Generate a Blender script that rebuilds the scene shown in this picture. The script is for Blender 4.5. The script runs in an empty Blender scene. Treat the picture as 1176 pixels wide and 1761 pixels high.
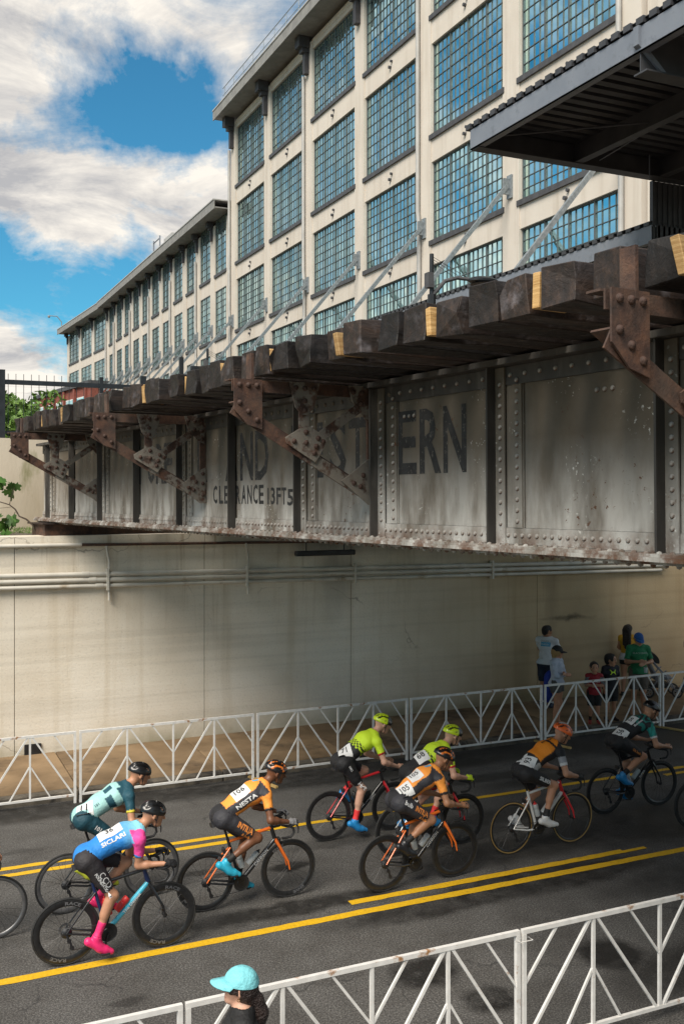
import bpy, bmesh, math, random
import numpy as np
from mathutils import Vector, Matrix
from mathutils.bvhtree import BVHTree
R = math.radians
random.seed(7); rng = np.random.default_rng(7)
SC = bpy.context.scene
COL = SC.collection

# ------------------------------------------------------------------ camera
YAW = R(65.5)                    # the road (world X) lies 65.5 degrees to the right of the camera axis
FWD = Vector((math.cos(YAW), math.sin(YAW), 0)); RGT = Vector((math.sin(YAW), -math.cos(YAW), 0))
CAM_H = 4.75
cd = bpy.data.cameras.new('camera'); cam = bpy.data.objects.new('camera', cd); COL.objects.link(cam)
cd.sensor_fit = 'VERTICAL'; cd.sensor_height = 36; cd.lens = 35.0; cd.shift_y = -0.023
cd.clip_start = 0.1; cd.clip_end = 3000
cam.matrix_world = Matrix(((RGT.x, 0, -FWD.x, 0), (RGT.y, 0, -FWD.y, 0), (0, 1, 0, CAM_H), (0, 0, 0, 1)))
SC.camera = cam
SC.render.resolution_x, SC.render.resolution_y = 683, 1024

# ------------------------------------------------------------------ sun, sky, exposure
SUN_EL, SUN_TO = R(49), Vector((-0.80, -0.60, 0)).normalized()
to_sun = Vector((SUN_TO.x * math.cos(SUN_EL), SUN_TO.y * math.cos(SUN_EL), math.sin(SUN_EL)))
sd = bpy.data.lights.new('sun', 'SUN'); sd.energy = 3.3; sd.angle = R(36); sd.color = (1, 0.91, 0.79)
sun = bpy.data.objects.new('sun', sd); COL.objects.link(sun)
sun.rotation_euler = to_sun.to_track_quat('Z', 'Y').to_euler(); sun.location = (-20, -10, 30)
SC.view_settings.view_transform = 'Standard'; SC.view_settings.look = 'None'
SC.view_settings.exposure = 0.70; SC.view_settings.gamma = 1; SC.view_settings.use_curve_mapping = False

wd = bpy.data.worlds.new('World'); SC.world = wd; wd.use_nodes = True
def build_sky():
    nt = wd.node_tree; N = nt.nodes; L = nt.links; N.clear()
    def n(t, **k):
        x = N.new(t)
        for a, b in k.items(): setattr(x, a, b)
        return x
    def math_(op, a, b=None, c=None, clamp=False):
        m = n('ShaderNodeMath', operation=op, use_clamp=clamp)
        for i, v in enumerate((a, b, c)):
            if v is None: continue
            if isinstance(v, (int, float)): m.inputs[i].default_value = v
            else: L.new(v, m.inputs[i])
        return m.outputs[0]
    out = n('ShaderNodeOutputWorld'); bg = n('ShaderNodeBackground'); L.new(bg.outputs[0], out.inputs[0])
    bg.inputs[1].default_value = 0.1
    sky = n('ShaderNodeTexSky', sky_type='NISHITA', sun_disc=False)
    sky.sun_elevation = SUN_EL; sky.sun_rotation = math.atan2(SUN_TO.x, SUN_TO.y)
    sky.air_density = 1.0; sky.dust_density = 0.3; sky.ozone_density = 2.5
    hs = n('ShaderNodeMix', data_type='RGBA', blend_type='MULTIPLY'); hs.inputs[0].default_value = 1
    L.new(sky.outputs[0], hs.inputs[6]); hs.inputs[7].default_value = (0.25, 0.70, 0.77, 1)
    tc = n('ShaderNodeTexCoord'); sep = n('ShaderNodeSeparateXYZ'); L.new(tc.outputs['Generated'], sep.inputs[0])
    den = math_('ADD', math_('MAXIMUM', sep.outputs[2], 0.0), 0.22)
    cmb = n('ShaderNodeCombineXYZ')
    L.new(math_('DIVIDE', sep.outputs[0], den), cmb.inputs[0]); L.new(math_('DIVIDE', sep.outputs[1], den), cmb.inputs[1])
    def noise(scale, detail, rough, off, dist=0.0):
        mp = n('ShaderNodeMapping'); mp.inputs['Location'].default_value = off
        L.new(cmb.outputs[0], mp.inputs[0])
        t = n('ShaderNodeTexNoise'); t.inputs['Scale'].default_value = scale; t.inputs['Detail'].default_value = detail
        t.inputs['Roughness'].default_value = rough; t.inputs['Distortion'].default_value = dist
        L.new(mp.outputs[0], t.inputs[0]); return t.outputs[0]
    base = math_('ADD', math_('MULTIPLY', noise(1.15, 9, 0.66, (3.1, 1.7, 0), 0.5), .72), math_('MULTIPLY', noise(4.2, 8, 0.68, (9.3, 2.2, 0), 0.8), .28))
    wn = n('ShaderNodeTexNoise'); wn.inputs['Scale'].default_value = 9; wn.inputs['Detail'].default_value = 6; wn.inputs['Roughness'].default_value = .6; L.new(tc.outputs['Generated'], wn.inputs[0])
    wa = n('ShaderNodeVectorMath', operation='SUBTRACT'); L.new(wn.outputs['Color'], wa.inputs[0]); wa.inputs[1].default_value = (.5, .5, .5)
    wb = n('ShaderNodeVectorMath', operation='MULTIPLY_ADD'); L.new(wa.outputs[0], wb.inputs[0]); wb.inputs[1].default_value = (.20, .20, .16); L.new(tc.outputs['Generated'], wb.inputs[2])
    # cloud banks and gaps, as directions in the sky: (image column, row) of their centre, radius, weight
    acc = math_('MULTIPLY_ADD', base, 2.1, -.47)
    for (u, v, r, w) in SKY_BANKS:
        d = (FWD + RGT * ((u - 588) / 1712) + Vector((0, 0, 1)) * ((840 - v) / 1712)).normalized()
        vm = n('ShaderNodeVectorMath', operation='DISTANCE'); L.new(wb.outputs[0], vm.inputs[0])
        vm.inputs[1].default_value = d
        g = math_('SUBTRACT', 1.0, math_('DIVIDE', vm.outputs['Value'], r), clamp=True)
        g = math_('MULTIPLY', math_('MULTIPLY', g, g), math_('SUBTRACT', 3.0, math_('MULTIPLY', g, 2.0)))
        acc = math_('ADD', acc, math_('MULTIPLY', g, w))
    rp = n('ShaderNodeValToRGB'); L.new(acc, rp.inputs[0])
    e = rp.color_ramp.elements; e[0].position = 0.40; e[0].color = (0, 0, 0, 1); e[1].position = 0.74; e[1].color = (1, 1, 1, 1)
    m2 = rp.color_ramp.elements.new(0.54); m2.color = (0.36, 0.36, 0.36, 1)
    shade = noise(3.2, 9, 0.66, (0.4, 5.2, 0), 0.5)
    rc = n('ShaderNodeValToRGB'); L.new(shade, rc.inputs[0])
    e = rc.color_ramp.elements; e[0].position = 0.36; e[0].color = (3.1, 3.1, 3.2, 1); e[1].position = 0.60; e[1].color = (6.4, 6.0, 5.4, 1)
    mx = n('ShaderNodeMix', data_type='RGBA'); L.new(rp.outputs[0], mx.inputs[0])
    L.new(hs.outputs[2], mx.inputs[6]); L.new(rc.outputs[0], mx.inputs[7]); L.new(mx.outputs[2], bg.inputs[0])
SKY_BANKS = [(-1900, -300, .8, .06), (40, 30, .15, .13), (420, 0, .12, .18), (310, 30, .10, .15), (210, 60, .09, .08), (390, 130, .06, .14), (330, 235, .10, -.34), (210, 235, .09, -.31), (80, 225, .065, -.28), (250, 70, .10, .06), (10, 150, .05, .08), (170, 365, .13, .26), (10, 330, .12, .20), (345, 370, .12, .26),  # first bank lies out of view, added to brighten the window reflections
             (40, 490, .10, -.38), (230, 500, .11, -.40), (40, 600, .07, .26), (0, 640, .08, .2), (150, 640, .05, .1)]
build_sky()

# ------------------------------------------------------------------ helpers
def at(u, d, z):                  # world point at image column u of the photograph, at depth d along the camera axis and height z
    p = FWD * d + RGT * ((u - 588) / 1712 * d); return Vector((p.x, p.y, z))
def s2l(h):
    h = h.lstrip('#'); v = [int(h[i:i + 2], 16) / 255 for i in (0, 2, 4)]
    return tuple(x / 12.92 if x <= .04045 else ((x + .055) / 1.055) ** 2.4 for x in v)
def tag(o, label=None, cat=None, group=None, kind=None):
    if label: o['label'] = label
    if cat: o['category'] = cat
    if group: o['group'] = group
    if kind: o['kind'] = kind
    return o
def empty(name, loc=(0, 0, 0), rz=0.0, label=None, cat=None, group=None, parent=None):
    o = bpy.data.objects.new(name, None); COL.objects.link(o); o.location = loc; o.rotation_euler = (0, 0, rz)
    o.empty_display_size = .2
    if parent: o.parent = parent
    return tag(o, label, cat, group)
def link(name, me, parent=None, loc=None, rot=None):
    o = bpy.data.objects.new(name, me); COL.objects.link(o)
    if parent: o.parent = parent
    if loc is not None: o.location = loc
    if rot is not None: o.rotation_euler = rot
    return o
def copy_tree(o, parent=None):
    c = o.copy(); COL.objects.link(c)
    if parent: c.parent = parent
    for ch in list(o.children): copy_tree(ch, c)
    return c

class MB:                          # collects shapes; build() links them as one mesh object
    def __init__(s): s.v = []; s.f = []; s.m = []
    def add(s, vs, fs, mi=0):
        o = len(s.v); s.v += [tuple(v) for v in vs]; s.f += [tuple(i + o for i in f) for f in fs]; s.m += [mi] * len(fs); return s
    def hexa(s, p, mi=0):          # 8 corners: bottom ring 0-3, top ring 4-7
        return s.add(p, [(0, 3, 2, 1), (4, 5, 6, 7), (0, 1, 5, 4), (1, 2, 6, 5), (2, 3, 7, 6), (3, 0, 4, 7)], mi)
    def box(s, x0, x1, y0, y1, z0, z1, mi=0):
        return s.hexa([(x0, y0, z0), (x1, y0, z0), (x1, y1, z0), (x0, y1, z0), (x0, y0, z1), (x1, y0, z1), (x1, y1, z1), (x0, y1, z1)], mi)
    def bar(s, a, b, w, h, up=(0, 0, 1), mi=0):   # rectangular bar from a to b, w across, h along up
        a, b, up = Vector(a), Vector(b), Vector(up); d = (b - a).normalized()
        x = d.cross(up)
        if x.length < 1e-4: x = d.cross(Vector((1, 0, 0)))
        x.normalize(); y = x.cross(d)
        x *= w / 2; y *= h / 2
        return s.hexa([a - x - y, b - x - y, b + x - y, a + x - y, a - x + y, b - x + y, b + x + y, a + x + y], mi)
    def tube(s, pts, r, n=8, mi=0, cap=True, closed=False):
        pts = [Vector(p) for p in pts]; k = len(pts); rr = r if isinstance(r, (list, tuple)) else [r] * k
        t0 = (pts[1] - pts[0]).normalized(); ref = Vector((0, 0, 1)) if abs(t0.z) < .9 else Vector((0, 1, 0))
        x = t0.cross(ref).normalized(); vs = []
        for i in range(k):
            if closed: t = pts[(i + 1) % k] - pts[i - 1]
            else: t = pts[min(i + 1, k - 1)] - pts[max(i - 1, 0)]
            t.normalize(); x = (x - t * x.dot(t)).normalized(); y = t.cross(x)
            for j in range(n):
                a = 2 * math.pi * j / n; vs.append(pts[i] + (x * math.cos(a) + y * math.sin(a)) * rr[i])
        fs = []
        for i in range(k if closed else k - 1):
            i2 = (i + 1) % k
            for j in range(n):
                j2 = (j + 1) % n; fs.append((i * n + j, i * n + j2, i2 * n + j2, i2 * n + j))
        if cap and not closed: fs += [tuple(range(n))[::-1], tuple(range((k - 1) * n, k * n))]
        return s.add(vs, fs, mi)
    def prism(s, poly, a, b, mi=0):    # polygon of 3D points extruded from offset a to b (vectors)
        n = len(poly); a, b = Vector(a), Vector(b)
        vs = [Vector(p) + a for p in poly] + [Vector(p) + b for p in poly]
        fs = [tuple(range(n))[::-1], tuple(range(n, 2 * n))] + [(i, (i + 1) % n, n + (i + 1) % n, n + i) for i in range(n)]
        return s.add(vs, fs, mi)
    def lathe(s, prof, c=(0, 0, 0), axis='z', n=16, mi=0):   # prof: list of (r, h)
        c = Vector(c); vs = []
        for (r, h) in prof:
            for j in range(n):
                a = 2 * math.pi * j / n; x, y = r * math.cos(a), r * math.sin(a)
                vs.append(c + {'z': Vector((x, y, h)), 'y': Vector((x, h, y)), 'x': Vector((h, x, y))}[axis])
        k = len(prof); fs = [(i * n + j, i * n + (j + 1) % n, (i + 1) * n + (j + 1) % n, (i + 1) * n + j) for i in range(k - 1) for j in range(n)]
        return s.add(vs, fs, mi)
    def ball(s, c, r, n=8, mi=0, sc=(1, 1, 1)):
        c = Vector(c); k = max(4, n // 2 + 1); vs = []; fs = []
        for i in range(k):
            t = math.pi * i / (k - 1)
            for j in range(n):
                a = 2 * math.pi * j / n
                vs.append(c + Vector((math.sin(t) * math.cos(a) * sc[0], math.sin(t) * math.sin(a) * sc[1], math.cos(t) * sc[2])) * r)
        fs = [(i * n + j, (i + 1) * n + j, (i + 1) * n + (j + 1) % n, i * n + (j + 1) % n) for i in range(k - 1) for j in range(n)]
        return s.add(vs, fs, mi)
    def mesh(s, name, mats, smooth=False, bevel=0):
        me = bpy.data.meshes.new(name); me.from_pydata(s.v, [], s.f)
        for m in (mats if isinstance(mats, (list, tuple)) else [mats]): me.materials.append(m)
        me.polygons.foreach_set('material_index', s.m)
        bm = bmesh.new(); bm.from_mesh(me); bmesh.ops.remove_doubles(bm, verts=bm.verts, dist=1e-5) if smooth else None
        bmesh.ops.recalc_face_normals(bm, faces=bm.faces)
        if bevel: bmesh.ops.bevel(bm, geom=bm.edges, offset=bevel, segments=1, affect='EDGES', clamp_overlap=True)
        bm.to_mesh(me); bm.free()
        if smooth: me.polygons.foreach_set('use_smooth', [True] * len(me.polygons)); me.set_sharp_from_angle(angle=R(40))
        me.update(); return me
    def build(s, name, mats, parent=None, smooth=False, bevel=0, loc=None, rot=None):
        return link(name, s.mesh(name, mats, smooth, bevel), parent, loc, rot)

MATS = {}
def pm(name, c1, c2=None, scale=6.0, rough=0.6, metal=0.0, bump=0.0, bscale=None, detail=6, lo=.35, hi=.65, stretch=(1, 1, 1), c3=None, s3=2.0, t3=(.55, .7), spec=None, coat=0, rand=0.0):
    """noise-mottled principled material; c3 = a second colour in patches; rand = brightness change from object to object"""
    if name in MATS: return MATS[name]
    m = bpy.data.materials.new(name); m.use_nodes = True; nt = m.node_tree; N, L = nt.nodes, nt.links
    b = N['Principled BSDF']; b.inputs['Roughness'].default_value = rough; b.inputs['Metallic'].default_value = metal
    if spec is not None: b.inputs['Specular IOR Level'].default_value = spec
    if coat: b.inputs['Coat Weight'].default_value = coat; b.inputs['Coat Roughness'].default_value = .1
    c1 = s2l(c1) if isinstance(c1, str) else c1; c2 = c1 if c2 is None else (s2l(c2) if isinstance(c2, str) else c2)
    tc = N.new('ShaderNodeTexCoord'); mp = N.new('ShaderNodeMapping'); mp.inputs['Scale'].default_value = stretch
    if rand:
        oi = N.new('ShaderNodeObjectInfo'); ad = N.new('ShaderNodeVectorMath'); ad.operation = 'ADD'
        ml = N.new('ShaderNodeVectorMath'); ml.operation = 'SCALE'; L.new(oi.outputs['Random'], ml.inputs[0]); ml.inputs['Scale'].default_value = 37.0
        L.new(tc.outputs['Object'], ad.inputs[0]); L.new(ml.outputs[0], ad.inputs[1]); L.new(ad.outputs[0], mp.inputs[0])
    else: L.new(tc.outputs['Object'], mp.inputs[0])
    t = N.new('ShaderNodeTexNoise'); t.inputs['Scale'].default_value = scale; t.inputs['Detail'].default_value = detail; L.new(mp.outputs[0], t.inputs[0])
    rp = N.new('ShaderNodeValToRGB'); L.new(t.outputs[0], rp.inputs[0]); e = rp.color_ramp.elements
    e[0].position, e[1].position = lo, hi; e[0].color = (*c1, 1); e[1].color = (*c2, 1); col = rp.outputs[0]
    if c3 is not None:
        c3 = s2l(c3) if isinstance(c3, str) else c3
        t3n = N.new('ShaderNodeTexNoise'); t3n.inputs['Scale'].default_value = s3; t3n.inputs['Detail'].default_value = 8; t3n.inputs['Roughness'].default_value = .65; L.new(mp.outputs[0], t3n.inputs[0])
        r3 = N.new('ShaderNodeValToRGB'); L.new(t3n.outputs[0], r3.inputs[0]); r3.color_ramp.elements[0].position, r3.color_ramp.elements[1].position = t3
        mx = N.new('ShaderNodeMix'); mx.data_type = 'RGBA'; L.new(r3.outputs[0], mx.inputs[0]); L.new(col, mx.inputs[6]); mx.inputs[7].default_value = (*c3, 1); col = mx.outputs[2]
    if rand:
        mr = N.new('ShaderNodeMapRange'); L.new(oi.outputs['Random'], mr.inputs[0]); mr.inputs[3].default_value = 1 - rand; mr.inputs[4].default_value = 1 + rand
        mv = N.new('ShaderNodeVectorMath'); mv.operation = 'SCALE'; L.new(col, mv.inputs[0]); L.new(mr.outputs[0], mv.inputs['Scale']); col = mv.outputs[0]
    L.new(col, b.inputs['Base Color'])
    if bump:
        tb = N.new('ShaderNodeTexNoise'); tb.inputs['Scale'].default_value = bscale or scale * 4; tb.inputs['Detail'].default_value = 6; L.new(mp.outputs[0], tb.inputs[0])
        bp = N.new('ShaderNodeBump'); bp.inputs['Strength'].default_value = bump; bp.inputs['Distance'].default_value = .02
        L.new(tb.outputs[0], bp.inputs['Height']); L.new(bp.outputs[0], b.inputs['Normal'])
    MATS[name] = m; return m

class NT:                          # small node-building helper for the hand-made materials
    def __init__(s, name, rough=.7, metal=0):
        s.m = bpy.data.materials.new(name); s.m.use_nodes = True; s.N = s.m.node_tree.nodes; s.L = s.m.node_tree.links
        s.b = s.N['Principled BSDF']; s.b.inputs['Roughness'].default_value = rough; s.b.inputs['Metallic'].default_value = metal
        s.tc = s.N.new('ShaderNodeTexCoord'); s.co = s.tc.outputs['Object']; MATS[name] = s.m
    def val(s, i, v):
        if isinstance(v, (int, float)): i.default_value = v
        elif isinstance(v, (tuple, list)): i.default_value = (*v, 1) if len(v) == 3 and i.type == 'RGBA' else v
        else: s.L.new(v, i)
    def math(s, op, *a, clamp=False):
        n = s.N.new('ShaderNodeMath'); n.operation = op; n.use_clamp = clamp
        for i, v in enumerate(a): s.val(n.inputs[i], v)
        return n.outputs[0]
    def mapping(s, loc=(0, 0, 0), scale=(1, 1, 1), rot=(0, 0, 0)):
        n = s.N.new('ShaderNodeMapping'); s.L.new(s.co, n.inputs[0]); n.inputs[1].default_value = loc; n.inputs[2].default_value = rot; n.inputs[3].default_value = scale; return n.outputs[0]
    def noise(s, scale, detail=6, rough=.55, vec=None, dist=0):
        n = s.N.new('ShaderNodeTexNoise'); n.inputs['Scale'].default_value = scale; n.inputs['Detail'].default_value = detail; n.inputs['Roughness'].default_value = rough; n.inputs['Distortion'].default_value = dist
        s.L.new(vec or s.co, n.inputs[0]); return n.outputs[0]
    def voro(s, scale, vec=None, feat='F1'):
        n = s.N.new('ShaderNodeTexVoronoi'); n.feature = feat; n.inputs['Scale'].default_value = scale; s.L.new(vec or s.co, n.inputs[0]); return n.outputs
    def ramp(s, f, *st):
        n = s.N.new('ShaderNodeValToRGB'); s.L.new(f, n.inputs[0]); e = n.color_ramp.elements
        while len(e) < len(st): e.new(.5)
        for i, (p, c) in enumerate(st):
            e[i].position = p; c = (c, c, c) if isinstance(c, (int, float)) else (s2l(c) if isinstance(c, str) else c); e[i].color = (*c, 1)
        return n.outputs[0]
    def mix(s, f, a, b, mode='MIX'):
        n = s.N.new('ShaderNodeMix'); n.data_type = 'RGBA'; n.blend_type = mode
        s.val(n.inputs[0], f)
        for i, v in ((6, a), (7, b)): s.val(n.inputs[i], s2l(v) if isinstance(v, str) else v)
        return n.outputs[2]
    def xyz(s, vec=None):
        n = s.N.new('ShaderNodeSeparateXYZ'); s.L.new(vec or s.co, n.inputs[0]); return n.outputs
    def blob(s, c, r, soft=.5, warp=None):   # 1 inside the ellipsoid c, r fading to 0
        n = s.N.new('ShaderNodeVectorMath'); n.operation = 'SUBTRACT'; s.L.new(warp or s.co, n.inputs[0]); n.inputs[1].default_value = c
        d = s.N.new('ShaderNodeVectorMath'); d.operation = 'DIVIDE'; s.L.new(n.outputs[0], d.inputs[0]); d.inputs[1].default_value = r
        l = s.N.new('ShaderNodeVectorMath'); l.operation = 'LENGTH'; s.L.new(d.outputs[0], l.inputs[0])
        return s.math('DIVIDE', s.math('SUBTRACT', 1.0, l.outputs['Value']), soft, clamp=True)
    def warp(s, scale, amt):
        n = s.N.new('ShaderNodeTexNoise'); n.inputs['Scale'].default_value = scale; n.inputs['Detail'].default_value = 5; s.L.new(s.co, n.inputs[0])
        a = s.N.new('ShaderNodeVectorMath'); a.operation = 'SUBTRACT'; s.L.new(n.outputs['Color'], a.inputs[0]); a.inputs[1].default_value = (.5, .5, .5)
        b = s.N.new('ShaderNodeVectorMath'); b.operation = 'SCALE'; s.L.new(a.outputs[0], b.inputs[0]); b.inputs['Scale'].default_value = amt
        c = s.N.new('ShaderNodeVectorMath'); c.operation = 'ADD'; s.L.new(s.co, c.inputs[0]); s.L.new(b.outputs[0], c.inputs[1]); return c.outputs[0]
    def done(s, col, bump=None, strength=.3, dist=.01, rough=None):
        s.val(s.b.inputs['Base Color'], col)
        if bump is not None:
            n = s.N.new('ShaderNodeBump'); n.inputs['Strength'].default_value = strength; n.inputs['Distance'].default_value = dist
            s.L.new(bump, n.inputs['Height']); s.L.new(n.outputs[0], s.b.inputs['Normal'])
        if rough is not None: s.val(s.b.inputs['Roughness'], rough)
        return s.m

_txt = {}
def text_geo(t, size=1.0, xs=1.0, bold=0.0):      # flat lettering: (verts Nx2, faces), left/bottom at the origin, capital height = size
    k = (t, bold)
    if k not in _txt:
        cu = bpy.data.curves.new('t', 'FONT'); cu.body = t; cu.size = 1; cu.resolution_u = 2; cu.offset = bold
        ob = bpy.data.objects.new('t', cu); me = bpy.data.meshes.new_from_object(ob)
        v = np.array([x.co[:2] for x in me.vertices]) if len(me.vertices) else np.zeros((0, 2)); f = [tuple(p.vertices) for p in me.polygons]
        bpy.data.objects.remove(ob); bpy.data.curves.remove(cu); bpy.data.meshes.remove(me)
        if len(v): v = v - v.min(0)
        _txt[k] = (v, f)
    v, f = _txt[k]; h = .70
    return v * np.array([size / h * xs, size / h]), f
def text_mb(t, size, origin, ex, ey, xs=1.0, bold=0.0, mb=None, mi=0, center=True):
    v, f = text_geo(t, size, xs, bold); ex, ey, o = Vector(ex), Vector(ey), Vector(origin); mb = mb or MB()
    w = v.max(0) if len(v) else (0, 0); c = (w[0] / 2, w[1] / 2) if center else (0, 0)
    return mb.add([o + ex * (p[0] - c[0]) + ey * (p[1] - c[1]) for p in v], f, mi)

# ================================================================== MATERIALS OF THE SETTING
def mat_asphalt():
    t = NT('asphalt', .82); w = t.warp(4.0, .22)
    fine = t.noise(52, 4, .85); agg = t.voro(34)[0]; mid = t.noise(1.6, 8, .62); big = t.noise(.35, 4, .5)
    col = t.ramp(fine, (.34, (.024,.023,.022)), (.50, (.078,.075,.071)), (.66, (.225,.217,.205)))
    col = t.mix(t.ramp(agg, (.08, .9), (.20, 0.0)), col, (.20, .195, .185))
    col = t.mix(t.ramp(mid, (.3, 1.0), (.62, 0.0)), col, t.mix(1.0, col, (.62, .60, .58), 'MULTIPLY'))
    st = None
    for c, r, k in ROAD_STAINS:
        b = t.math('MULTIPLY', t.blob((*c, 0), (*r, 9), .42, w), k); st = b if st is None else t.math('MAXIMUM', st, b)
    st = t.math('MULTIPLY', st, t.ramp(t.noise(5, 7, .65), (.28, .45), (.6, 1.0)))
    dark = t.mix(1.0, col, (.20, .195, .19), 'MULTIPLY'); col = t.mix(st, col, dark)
    crack = t.voro(.8, t.warp(2.2, .5), 'DISTANCE_TO_EDGE')[0]
    cm = t.math('MULTIPLY', t.ramp(crack, (.0, 1.0), (.010, 0.0)), t.ramp(t.noise(.9, 2), (.52, 0), (.6, 1)))
    col = t.mix(t.math('MULTIPLY', cm, .8), col, (.02, .02, .02))
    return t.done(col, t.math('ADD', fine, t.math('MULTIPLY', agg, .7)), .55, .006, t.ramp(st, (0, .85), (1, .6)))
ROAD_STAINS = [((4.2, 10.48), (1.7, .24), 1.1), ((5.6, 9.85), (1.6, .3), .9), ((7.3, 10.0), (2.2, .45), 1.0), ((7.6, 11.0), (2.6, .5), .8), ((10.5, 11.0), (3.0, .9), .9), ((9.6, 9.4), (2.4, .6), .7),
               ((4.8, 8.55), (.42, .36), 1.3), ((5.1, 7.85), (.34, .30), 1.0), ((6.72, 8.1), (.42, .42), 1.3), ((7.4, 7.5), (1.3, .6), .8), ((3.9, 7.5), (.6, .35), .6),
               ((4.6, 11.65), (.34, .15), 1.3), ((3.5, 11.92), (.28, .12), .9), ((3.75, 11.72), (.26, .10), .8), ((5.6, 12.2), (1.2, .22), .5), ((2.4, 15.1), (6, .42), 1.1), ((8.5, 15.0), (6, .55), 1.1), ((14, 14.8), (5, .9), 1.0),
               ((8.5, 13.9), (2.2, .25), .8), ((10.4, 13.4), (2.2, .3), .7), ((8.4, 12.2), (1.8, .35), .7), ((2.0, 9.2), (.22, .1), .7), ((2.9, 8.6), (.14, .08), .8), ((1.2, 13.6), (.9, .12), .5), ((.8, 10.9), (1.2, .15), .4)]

def mat_concrete_wall():          # object coordinates = metres: x along the wall, z up
    t = NT('wall_concrete', .86); w = t.warp(1.3, .5)
    p = t.xyz(); n1 = t.noise(.55, 7, .6); streak = t.noise(1.0, 7, .62, t.mapping(scale=(3.2, 3.2, .14))); fine = t.noise(26, 6, .6)
    board = t.noise(1.0, 3, .5, t.mapping(scale=(.12, .12, 7.5)))
    col = t.ramp(n1, (.3, (.66, .58, .465)), (.5, (.755, .685, .575)), (.7, (.81, .755, .66)))
    col = t.mix(t.ramp(streak, (.52, 0.0), (.76, .42)), col, (.46, .36, .22))
    col = t.mix(t.ramp(board, (.36, .20), (.50, 0.0)), col, (.42, .38, .31))
    # rust-brown and mossy drips below the coping and the pipes
    drip = t.ramp(t.noise(1.0, 6, .7, t.mapping(scale=(5.0, 5, .22), loc=(3, 1, 0))), (.56, 0.0), (.74, .75))
    up = t.math('MULTIPLY', t.math('SUBTRACT', p[2], 1.6), .5, clamp=True)
    col = t.mix(t.math('MULTIPLY', drip, up), col, (.30, .20, .09))
    bot = t.math('SUBTRACT', 1.0, t.math('MULTIPLY', t.math('SUBTRACT', p[2], .15), 2.2), clamp=True)
    col = t.mix(t.math('MULTIPLY', bot, t.ramp(n1, (.4, .75), (.6, .25))), col, (.20, .185, .10))
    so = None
    for c, r, k in WALL_SOOT_SHADE:
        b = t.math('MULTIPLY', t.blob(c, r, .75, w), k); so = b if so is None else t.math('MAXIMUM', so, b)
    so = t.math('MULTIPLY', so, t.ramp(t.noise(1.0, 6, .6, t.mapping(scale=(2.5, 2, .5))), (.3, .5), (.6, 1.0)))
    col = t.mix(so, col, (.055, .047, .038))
    col = t.mix(t.math('MULTIPLY', t.ramp(p[0], (0.0, .0), (1.0, 0.0)), 0.0), col, (.3, .2, .1))
    right = t.math('MULTIPLY', t.math('SUBTRACT', p[0], 8.3), .25, clamp=True)     # the wall turns darker and browner toward +x
    col = t.mix(right, col, t.mix(1.0, col, (.60, .50, .36), 'MULTIPLY'))
    ck = t.voro(.32, t.warp(1.6, .7), 'DISTANCE_TO_EDGE')[0]
    cm = t.math('MULTIPLY', t.ramp(ck, (0, .7), (.0035, 0.0)), t.ramp(t.noise(.7, 2), (.53, 0), (.6, .8)))
    col = t.mix(cm, col, (.10, .07, .05))
    col = t.mix(t.ramp(fine, (.30, .30), (.46, 0)), col, (.36, .32, .26))
    return t.done(col, t.math('ADD', fine, board), .25, .02)
WALL_SOOT_SHADE = [((8.3, 0, 3.80), (2.6, 3, .55), .8), ((8.0, 0, 3.2), (.6, 3, 1.2), .5), ((6.6, 0, 3.87), (1.4, 3, .35), .5), ((10.5, 0, 3.7), (2.2, 3, .5), .5), ((13.2, 0, 2.4), (.22, 3, 1.2), .3), ((13.6, 0, 1.95), (.8, 3, .08), .8)]  # soot, with the bridge's shade on the wall painted in as well

def mat_girder():                  # bridge coordinates: x along, z up from the bottom flange
    t = NT('girder_paint', .8); t.b.inputs['Specular IOR Level'].default_value = .3; p = t.xyz()
    n1 = t.noise(.9, 7, .6); st = t.noise(1.0, 7, .6, t.mapping(scale=(6, 6, .35))); fine = t.noise(40, 5, .65)
    col = t.ramp(n1, (.3, (.082, .065, .046)), (.55, (.14, .116, .087)), (.75, (.21, .18, .145)))
    col = t.mix(t.ramp(st, (.42, 0), (.7, .55)), col, (.11, .10, .085))
    low = t.math('SUBTRACT', 1.0, t.math('MULTIPLY', t.math('SUBTRACT', p[2], .10), 1.35), clamp=True)     # road dust on the lower web, with the brighter light there painted in
    dust_light = t.math('MULTIPLY', low, t.ramp(t.noise(1, 6, .6, t.mapping(scale=(4, 4, 1.1), loc=(7, 0, 0))), (.36, 0.1), (.62, .85)))
    col = t.mix(dust_light, col, (.60, .585, .55))
    rl = t.math('SUBTRACT', 1.0, t.math('MULTIPLY', p[2], 5.0), clamp=True)
    rust = t.math('MULTIPLY', t.math('ADD', t.math('MULTIPLY', rl, .30), .0), t.ramp(t.noise(7, 8, .7), (.42, 0), (.58, 3.0)), clamp=True)
    col = t.mix(rust, col, (.115, .045, .018))
    spots = t.math('MULTIPLY', t.ramp(t.noise(34, 3, .6), (.64, 0), (.67, 1.0)), t.ramp(t.noise(2.0, 3, .5), (.54, 0), (.66, .85)))
    col = t.mix(spots, col, (.66, .65, .61))
    rs = t.math('MULTIPLY', t.ramp(t.noise(20, 4, .7), (.62, 0), (.66, 1.0)), t.ramp(t.noise(1.7, 3, .5, t.mapping(loc=(4, 4, 4))), (.54, 0), (.62, .9)))
    col = t.mix(rs, col, (.10, .04, .018))
    return t.done(col, fine, .2, .008, t.ramp(st, (.3, .72), (.7, .9)))

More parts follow.
